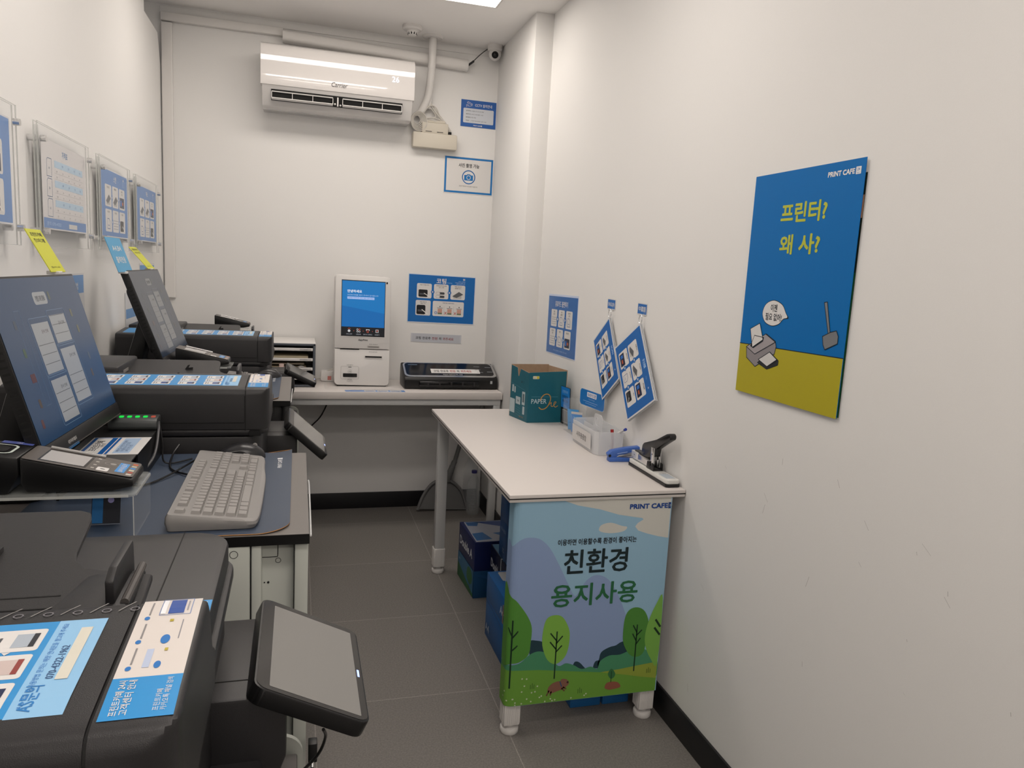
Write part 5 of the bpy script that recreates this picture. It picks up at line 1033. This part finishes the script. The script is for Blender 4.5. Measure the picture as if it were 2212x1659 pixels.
# leaflet stand, brochures, price sign
t = thing('qr_card_stand', 'narrow upright blue and black card in a stand beside the teal box', 'card', (1.135, 3.07, .795))
S = Sheet((1.136, 3.086, .7965), (.10, -1, 0), (-.10, -.16, 1)); S.board(.088, .176, ink('#0b0b0d'), .003); S.rect(.001, .078, .087, .175, ink('#1a78c8'), 1); S.text('간편하게', .040, .148, .015, ink('#8fc0ee'), 2, bold=.6); S.text('원격문의', .040, .124, .016, ink('#173a66'), 2, bold=1.2); S.text('출력 안내', .042, .106, .014, ink('#173a66'), 2, bold=1.2); S.rect(.016, .010, .072, .070, ink('#9c9c9c'), 2); S.rect(.019, .013, .069, .067, ink('#6a6a6c'), 3)
S.build('card', t); b = MB(); b.box(1.12, 1.165, 3.00, 3.078, .795, .799, CLEAR); b.build('foot', t)
t = thing('brochure_holder', 'clear acrylic brochure holder beside the white basket', 'holder', (1.14, 2.88, .795))
b = MB()
for a in ((1.100, 2.945, 1.100, 2.82), (1.172, 2.95, 1.172, 2.82)): b.prism([(a[1], .796), (a[1]+.02, .905), (a[3]+.06, .890), (a[3], .85), (a[3], .796)], 'x', a[0]-.001, a[0]+.001, CLEAR)
b.box(1.10, 1.172, 2.815, 2.818, .796, .855, CLEAR); b.box(1.10, 1.172, 2.82, 2.945, .796, .799, CLEAR); b.prism([(2.945, .796), (2.965, .93), (2.968, .93), (2.948, .796)], 'x', 1.10, 1.172, CLEAR); b.build('tray', t)
for k, (c, y, xx) in enumerate((('#4a92cc', 2.915, 1.116), ('#c8c4c0', 2.885, 1.122), ('#5a8cc8', 2.865, 1.112), ('#4a92cc', 2.845, 1.12))):
    S = Sheet((xx, y+.020, .800), (.75, -.6, 0), (0, .25, 1)); S.board(.050, .088-.006*k, ink(c), .002); S.text('CAFE', .025, .06, .010, ink(PW if k != 1 else INK), 1, bold=.8); S.line([(.006, .03), (.044, .03)], .003, ink('#2a66a8'), 1)
    tag(S.build('brochure', base=(1.13, y, .80)), ['light blue brochure, rear one in the clear holder', 'white brochure in the clear holder', 'blue brochure in front of the white one in the clear holder', 'front blue brochure in the clear holder'][k], 'brochure', 'brochures in the clear holder')
t = thing('sign_holder', 'rounded blue sign on a clear holder against the wall behind the basket', 'sign', (1.17, 2.78, .795))
S = Sheet((1.150, 2.905, .918), (.12, -1, 0), (0, 0, 1)); p_ = rrect(0, 0, .205, .068, .016)
S.poly(p_, ink('#1a6fba', .25), 1); S.poly([(x, y) for x, y in p_][::-1], ink('#d8dadc'), -3); S.line(p_, .0018, ink('#c9d4e0', .25), 2, True); S.rect(.060, .040, .140, .060, ink('#e4e6ea', .25), 3, r=.003); S.text('유료카드함', .100, .044, .015, ink('#1a5aa6', .25), 4, bold=1.2, width=.070); S.text('카드만 넣어주세요', .10, .029, .007, ink('#8fb8e4', .25), 3, bold=.4); S.line([(.03, .020), (.15, .020)], .0018, ink('#8fb8e4', .25), 3); S.line([(.05, .012), (.14, .012)], .0014, ink('#8fb8e4', .25), 3)
S.build('sign_plate', t); b = MB(); b.prism([(2.90, .796), (2.90, .93), (2.80, .93), (2.80, .796)], 'x', 1.180, 1.183, CLEAR); b.box(1.176, 1.191, 2.80, 2.90, .795, .798, CLEAR); b.build('holder', t)

t = thing('stationery_basket', 'translucent white divided basket with a carry handle and paper label', 'basket', (1.12, 2.63, .795))
b = MB(); th = .0022
pl = [(1.066, 2.520), (1.076, 2.498), (1.168, 2.492), (1.178, 2.53), (1.178, 2.76), (1.168, 2.775), (1.085, 2.772), (1.068, 2.745)]
for i in range(len(pl)):
    A = Vector((*pl[i], .796)); B_ = Vector((*pl[(i+1) % len(pl)], .796)); d = (B_-A).normalized(); n = Vector((-d.y, d.x, 0)); up_ = Vector((0, 0, .088)); o_ = Vector((d.y, -d.x, 0))*.004
    b.face([A, B_, B_+up_+o_, A+up_+o_], FROST); b.face([A+n*th, A+n*th+up_+o_, B_+n*th+up_+o_, B_+n*th], FROST); b.face([A+up_+o_, B_+up_+o_, B_+up_+o_+n*th, A+up_+o_+n*th], FROST)
b.face([Vector((*p, .797)) for p in pl], FROST); b.build('basket_wall', t)
b = MB(); b.box(1.068, 1.178, 2.628, 2.630, .797, .872, FROST); b.box(1.120, 1.122, 2.63, 2.77, .797, .872, FROST); b.build('divider', t)
b = MB(); oo = rrect(2.583, .80, 2.668, .926, .022, 6); ii = rrect(2.603, .880, 2.648, .912, .012, 6)
for xx in (1.1195, 1.1225):
    for i in range(len(oo)): j = (i+1) % len(oo); b.face([(xx, *oo[i]), (xx, *oo[j]), (xx, *ii[j]), (xx, *ii[i])], FROST)
for lp_ in (oo, ii):
    for i in range(len(lp_)): j = (i+1) % len(lp_); b.face([(1.1195, *lp_[i]), (1.1225, *lp_[i]), (1.1225, *lp_[j]), (1.1195, *lp_[j])], FROST)
b.build('handle', t)
S = Sheet((1.0620, 2.738, .808), (-.009, -1, 0), (-.046, 0, 1)); S.board(.200, .060, ink('#d2d0cf'), .0006); S.text('사무용품함', .100, .022, .024, ink(INK), 1, bold=.8, width=.105); S.build('label', t)
def pen(p0, p1, c, lab):
    t = thing('pen', lab, 'pen', p0, 0); p0, p1 = Vector(p0), Vector(p1); b = MB(); b.cyl(p0, p1, .0042, ink(PW), 10); b.build('barrel', t); b = MB(); b.cyl(p1, p1+(p1-p0).normalized()*.014, .0052, ink(c), 12); b.build('cap', t)
t = thing('marker_pen', 'dark red marker standing inside the basket', 'pen', (1.150, 2.505, .80)); b = MB(); b.cyl((1.140, 2.512, .80), (1.136, 2.520, .875), .0052, ink('#8c3f48'), 12); b.build('barrel', t); b = MB(); b.cyl((1.136, 2.520, .875), (1.135, 2.522, .889), .0062, ink('#a02a2c'), 12); b.build('cap', t)
pen((1.160, 2.53, .870), (1.148, 2.440, .905), '#2a3f9c', 'white pen with a blue cap resting across the basket rim')
b = MB(); b.cyl((1.09, 2.52, .802), (1.12, 2.60, .803), .0045, ink(PW), 10); b.cyl((1.10, 2.55, .802), (1.15, 2.53, .803), .0045, ink('#c9c5c0'), 10)
b.bm.free(); b = MB(); b.cyl((1.09, 2.52, .803), (1.12, 2.60, .803), .0045, ink('#cfccc8'), 10); tag(b.build('correction_stick', base=(1.1, 2.56, .80)), 'pale stick lying on the basket bottom', 'stationery')

# blue stapler
t = thing('stapler', 'small blue stapler lying beside the basket', 'stapler', (1.140, 2.418, .795), math.radians(-4))
MX = Matrix.LocRotScale(Vector((1.140, 2.418, .7955)), t.rotation_euler, None); SBL = M('stapler_blue', '#3f66b4', .35)
b = MB(); b.prism([(-.058, .0), (-.056, .016), (-.03, .017), (.055, .010), (.058, 0)], 'y', -.016, .016, SBL, .002); b.build('base', t, M4=MX)
b = MB(); b.prism([(-.058, .012), (-.064, .028), (-.050, .040), (.0, .050), (.055, .056), (.062, .044), (.030, .034), (-.02, .024), (-.040, .010)], 'y', -.013, .013, SBL, .003); b.build('arm', t, M4=MX)
b = MB(); b.prism([(-.04, .016), (.055, .022), (.055, .032), (-.02, .024)], 'y', -.010, .010, STEEL, .001); b.build('magazine', t, M4=MX)
b = MB(); b.cyl((-.056, -.0135, .022), (-.056, .0135, .022), .005, SLOT, 12); b.prism([(-.028, .028), (.01, .035), (.01, .038), (-.028, .031)], 'y', -.0136, -.0128, ink('#8fa8d8')); b.build('joint', t, M4=MX)

# heavy duty stapler
t = thing('heavy_stapler', 'large heavy duty stapler with black lever on a white base at the table corner', 'stapler', (1.16, 2.22, .795))
b = MB(); b.rbox(1.137, 1.189, 2.078, 2.372, .7955, .806, DARKB, .010, bev=.003); b.build('base_rubber', t)
b = MB(); b.rbox(1.139, 1.187, 2.080, 2.370, .806, .819, M('stapler_white', (.68, .68, .65), .3), .010, bev=.004); S_ = b.build('base_plate', t)
S = Sheet((1.148, 2.100, .8193), (1, 0, 0), (0, 1, 0)); S.rect(0, 0, .032, .052, ink('#b3bcc4'), 1); S.text('HD-12N/24', .016, .056, .008, ink('#4a5a78'), 1, bold=.8, width=.026)
for k in range(4): S.line([(.003, .010+.011*k), (.029, .010+.011*k)], .0012, ink('#7a8490'), 2)
S.rect(.004, .232, .020, .262, ink('#9aa8bc'), 1); S.build('base_label', t)
b = MB(); b.box(1.148, 1.176, 2.225, 2.360, .822, .848, STEEL, .002); b.box(1.1465, 1.1775, 2.318, 2.366, .826, .850, M('steel_light', (.8, .8, .79), .3, metal=.6), .001); b.cyl((1.1463, 2.342, .838), (1.148, 2.342, .838), .002, SLOT, 8); b.build('magazine', t)
b = MB(); b.box(1.145, 1.179, 2.190, 2.238, .819, .824, DARKB, .001)
for x in (1.1435, 1.1765): b.prism([(2.188, .820), (2.240, .820), (2.236, .843), (2.222, .845), (2.218, .832), (2.208, .832), (2.203, .845), (2.190, .843)], 'x', x, x+.004, DARKB, .001)
b.build('guide', t)
b = MB(); b.box(1.1475, 1.1515, 2.200, 2.222, .826, .895, STEEL, .001); b.box(1.1725, 1.1765, 2.200, 2.222, .826, .895, STEEL, .001); b.cyl((1.1475, 2.212, .872), (1.1765, 2.212, .872), .003, STEEL, 10); b.build('post', t)
lev = [(2.300, .850), (2.296, .885), (2.285, .895), (2.200, .925), (2.130, .960), (2.112, .965), (2.102, .958), (2.104, .946), (2.150, .920), (2.195, .893), (2.200, .868), (2.225, .858), (2.262, .850)]
b = MB(); b.prism(lev, 'x', 1.150, 1.174, M('lever_black', (.012, .012, .013), .25), .004, 2); b.build('lever', t)
b = MB(); b.box(1.151, 1.173, 2.242, 2.350, .8485, .854, DARKB, .001); b.build('pusher', t)

# ================================================================ under the right table
NAVY = ink('#16245c'); 
def carton(pts, z0, h, mats, name, lab, cat='box', lid=.10, grp=None):
    t = thing(name, lab, cat, ((pts[0][0]+pts[2][0])/2, (pts[0][1]+pts[2][1])/2, z0), 0, grp)
    b = MB(); b.prism([(x*.994+(pts[0][0]+pts[2][0])/2*.006, y*.994+(pts[0][1]+pts[2][1])/2*.006) for x, y in pts], 'z', z0, z0+h-lid, mats[0], .001); b.build('box', t)
    b = MB(); b.prism(pts, 'z', z0+h-lid, z0+h, mats[1], .0015); b.build('lid', t); return t
# big box A
pa = [(.764, 3.062), (1.045, 3.070), (1.040, 3.345), (.752, 3.340)]
t = carton(pa, 0, .262, (ink('#1c4f7c'), NAVY), 'paper_carton', 'navy paper carton with green grass picture, farthest left under the table', lid=.135, grp='paper cartons under the white table')
S = Sheet((.7508, 3.340, 0), (.0432, -1, 0), (0, 0, 1)); S.text('Double A', .026, .172, .055, ink('#dde1ea'), 2, 'l', 2, width=.215); S.rect(.002, .004, .272, .126, ink('#2f6f98'), 1); S.poly([(.002, .004), (.272, .004), (.272, .020), (.15, .040), (.05, .064), (.002, .075)], ink('#27663a'), 2); S.curve([(.175, .055), (.165, .085), (.185, .115), (.225, .118), (.255, .095), (.250, .060), (.215, .045)], ink('#2f7040'), 3); S.line([(.215, .06), (.215, .025)], .006, ink('#244a2c'), 4); S.text('A4', .020, .090, .02, ink('#a9c0d8'), 3, 'l', .6); S.build('side_print', t)
S = Sheet((.766, 3.064, .2622), (1, .028, 0), (0, 1, 0)); LT = ink('#a9aebc'); MB_ = ink('#2468a8')
S.rect(.004, .004, .272, .268, LT, 1); S.poly([(.05, .262), (.262, .262), (.262, .16), (.16, .19)], ink('#1d3f80'), 2); S.poly([(.010, .262), (.075, .262), (.055, .205), (.012, .215)], ink('#2a5f9c'), 2); S.poly([(.010, .020), (.085, .030), (.060, .120), (.008, .110)], MB_, 2); S.poly([(.105, .105), (.27, .135), (.27, .070), (.14, .060)], MB_, 2); S.poly([(.16, .190), (.262, .160), (.262, .262)], NAVY, 3); S.build('top_print', t)
S = Sheet((.766, 3.0605, 0), (1, .028, 0), (0, 0, 1)); S.poly([(.004, .11), (.27, .085), (.27, .05), (.09, .075)], ink('#28588c'), 1); S.poly([(.03, .035), (.27, .06), (.27, .02)], ink('#1d4480'), 1); S.build('front_print', t)
# box B
pb = [(.832, 2.790), (1.08, 2.79), (1.08, 3.045), (.832, 3.045)]
t = carton(pb, 0, .258, (ink('#1b3a74'), ink('#131c3e')), 'paper_carton', 'navy paper carton with a white plastic strap behind the bright blue one', lid=.115, grp='paper cartons under the white table')
S = Sheet((.8315, 3.045, 0), (0, -1, 0), (0, 0, 1)); S.text('Double A', .016, .168, .052, ink('#d2d6e0'), 2, 'l', 2, width=.185); S.rect(.205, .15, .24, .215, ink('#b8bcc4'), 2); S.rect(.211, .155, .234, .209, ink('#303848'), 3); S.poly([(.01, .10), (.06, .12), (.06, .05), (.01, .03)], ink('#2f5f9c'), 1); S.build('side_print', t)
S = Sheet((.833, 2.792, .2582), (1, 0, 0), (0, 1, 0)); S.rect(.003, .003, .24, .248, ink('#3f7ca6'), 1); S.poly(smooth2([(.02, .03), (.08, .02), (.16, .08), (.22, .18), (.15, .21), (.06, .14), (.08, .11), (.13, .14), (.10, .08), (.05, .06)]), ink('#98a4ae'), 2); S.poly([(.11, .02), (.22, .02), (.22, .08)], ink('#2f78a4'), 2); S.build('top_print', t)
b = MB(); b.box(.8295, .8312, 2.862, 2.870, 0.0, .259, ink('#c6ccd2')); b.box(.83, 1.0, 2.862, 2.870, .2585, .260, ink('#c6ccd2')); b.build('strap', t)
# bright blue A4 box
BB = ink('#1660a4'); pc = [(.742, 2.466), (1.02, 2.466), (1.02, 2.742), (.740, 2.742)]
t = carton(pc, 0, .262, (BB, ink('#1866ae')), 'paper_carton', 'bright blue carton with an A4 lid label, nearest under the white table', lid=.105, grp='paper cartons under the white table')
S = Sheet((.7392, 2.742, 0), (.007, -1, 0), (0, 0, 1)); S.text('A4', .205, .187, .044, ink('#c4d2e6'), 2, 'l', 2); S.text('A4', .016, .030, .044, ink('#aebfd8'), 2, 'l', 1.4); S.text('75g', .062, .022, .013, ink('#5f8fc4'), 2, 'l', .4); S.line([(.0, .150), (.12, .148), (.20, .142), (.245, .130), (.258, .10), (.258, .005)], .0022, ink('#0d2f58'), 2); S.build('side_print', t)
S = Sheet((.743, 2.468, .2622), (1, 0, 0), (0, 1, 0)); S.poly(rrect(.035, .175, .27, .262, .01), ink('#c2c4c6'), 1); S.text('A4', .100, .205, .044, ink('#1b60a8'), 2, bold=2.4, width=.085); S.text('복사용지 80g 2500매', .092, .186, .010, ink('#6a6c70'), 2, bold=.3); S.line([(.06, .02), (.11, .024)], .003, ink('#7ca8d4'), 2); S.build('top_print', t)
b = MB(); b.box(.7388, .7405, 2.489, 2.496, .165, .235, CARD); b.build('tear', t)
# stacked upright box
pd = [(.835, 2.80), (1.07, 2.80), (1.07, 2.93), (.835, 2.93)]
t = carton(pd, .261, .262, (ink('#17508c'), ink('#17508c')), 'paper_carton', 'upright blue carton stacked on the second navy one behind the banner', lid=.10, grp='paper cartons under the white table')
S = Sheet((.8345, 2.93, .261), (0, -1, 0), (0, 0, 1)); S.text('75', .070, .030, .026, ink('#9fb4d0'), 2, bold=1); S.line([(.112, .0), (.112, .262)], .003, ink('#0f2c50'), 1); S.text('복사용지', .06, .115, .020, ink('#8fa8cc'), 2, bold=.6); S.build('side_print', t)
# package behind the banner
t = thing('paper_package', 'blue and white wrapped paper package on the floor behind the banner', 'package', (1.02, 2.3, 0))
b = MB(); b.box(.900, 1.010, 2.175, 2.42, 0, .035, ink('#2467a4'), .003); b.box(1.018, 1.115, 2.175, 2.42, 0, .035, ink('#2467a4'), .003); b.build('wrapper', t)
b = MB(); b.box(.902, 1.112, 2.180, 2.41, .0352, .056, ink('#b7bcc0'), .003); b.build('sheets', t)

# dustpan
t = thing('dustpan', 'grey long-handled dustpan leaning against the back wall', 'dustpan', (.85, 4.28, 0))
DG = M('dustpan_grey', (.16, .16, .16), .5)
def dp(q): return (q[0], q[1]+(q[2])*.30, q[2]-.05*(q[0]-.70))
out = [(.702, .012), (.716, .05), (.735, .09), (.765, .135), (.800, .168), (.845, .186), (.885, .186), (.925, .172), (.962, .140), (.985, .100), (.998, .055), (1.008, .012)]
b = MB(); b.prism(out, 'y', 4.285, 4.290, DG, 0, xf=dp); b.build('pan', t)
b = MB(); b.tube([dp((p[0], 4.278, p[1])) for p in out], .010, DG, 8, sub=3); b.tube([dp((.705, 4.275, .022)), dp((1.005, 4.275, .022))], .005, DG, 6); b.build('rim', t)
b = MB(); h0 = Vector(dp((.885, 4.285, .180))); h1 = Vector((.918, 4.345, .262)); b.cyl(h0, h1, .023, DG, 16, r2=.018); b.cyl(h1, h1+Vector((.012, .003, .03)), .016, DG, 14); b.build('socket', t)
b = MB(); b.cyl(h1+Vector((.010, .002, .02)), Vector((1.010, 4.360, .58)), .0125, DG, 14); b.build('handle', t)

# bottles
PET = sheer('clear_pet', (.75, .78, .80), .16, .06)
def bottle(x, y, H_, r, cap, lab):
    t = thing('water_bottle', lab, 'bottle', (x, y, 0), 0, 'empty clear bottles')
    prof = [(.001, .001), (r*.8, .001), (r*.98, .012)]; n = 9
    for k in range(n):
        z = .03+(H_*.62-.03)*k/n; dz = (H_*.62-.03)/n; prof += [(r, z), (r, z+dz*.55), (r*.91, z+dz*.72), (r*.91, z+dz*.85)]
    prof += [(r, H_*.64), (r*.97, H_*.70), (r*.75, H_*.80), (r*.42, H_*.88), (.0145, H_*.915), (.0135, H_*.95)]
    b = MB(); b.lathe(prof, (x, y, 0), PET, 28); b.build('bottle_body', t)
    b = MB(); b.cyl((x, y, H_*.945), (x, y, H_), .0165, cap, 22); b.build('cap', t)
CP = M('cap_blue', '#41639a', .4); CP2 = M('cap_violet', '#3c3a74', .4)
bottle(1.030, 4.330, .345, .047, CP, 'taller clear bottle with a blue cap in the corner behind the table'); bottle(1.025, 4.215, .268, .041, CP2, 'shorter clear bottle with a violet cap in front of the taller one')

# floor box and cable by the nearest copier
t = thing('floor_socket', 'small black connector box with a cable hanging beside the nearest copier', 'connector', (.036, 1.30, .62))
b = MB(); b.box(.026, .042, 1.27, 1.292, .555, .592, DARKB, .002); b.build('housing', t)
b = MB(); b.cyl((.033, 1.268, .562), (.033, 1.262, .553), .0035, STEEL, 12); b.build('plug', t)
b = MB(); b.tube([(.033, 1.262, .553), (.036, 1.25, .52), (.042, 1.23, .46), (.040, 1.20, .42), (.025, 1.16, .40), (.0, 1.12, .38)], .0026, DARKB, 8); b.tube([(.045, 1.10, .73), (.05, 1.14, .69), (.038, 1.16, .645), (.0, 1.15, .615), (-.03, 1.13, .61)], .0026, DARKB, 8); b.build('cable', t)
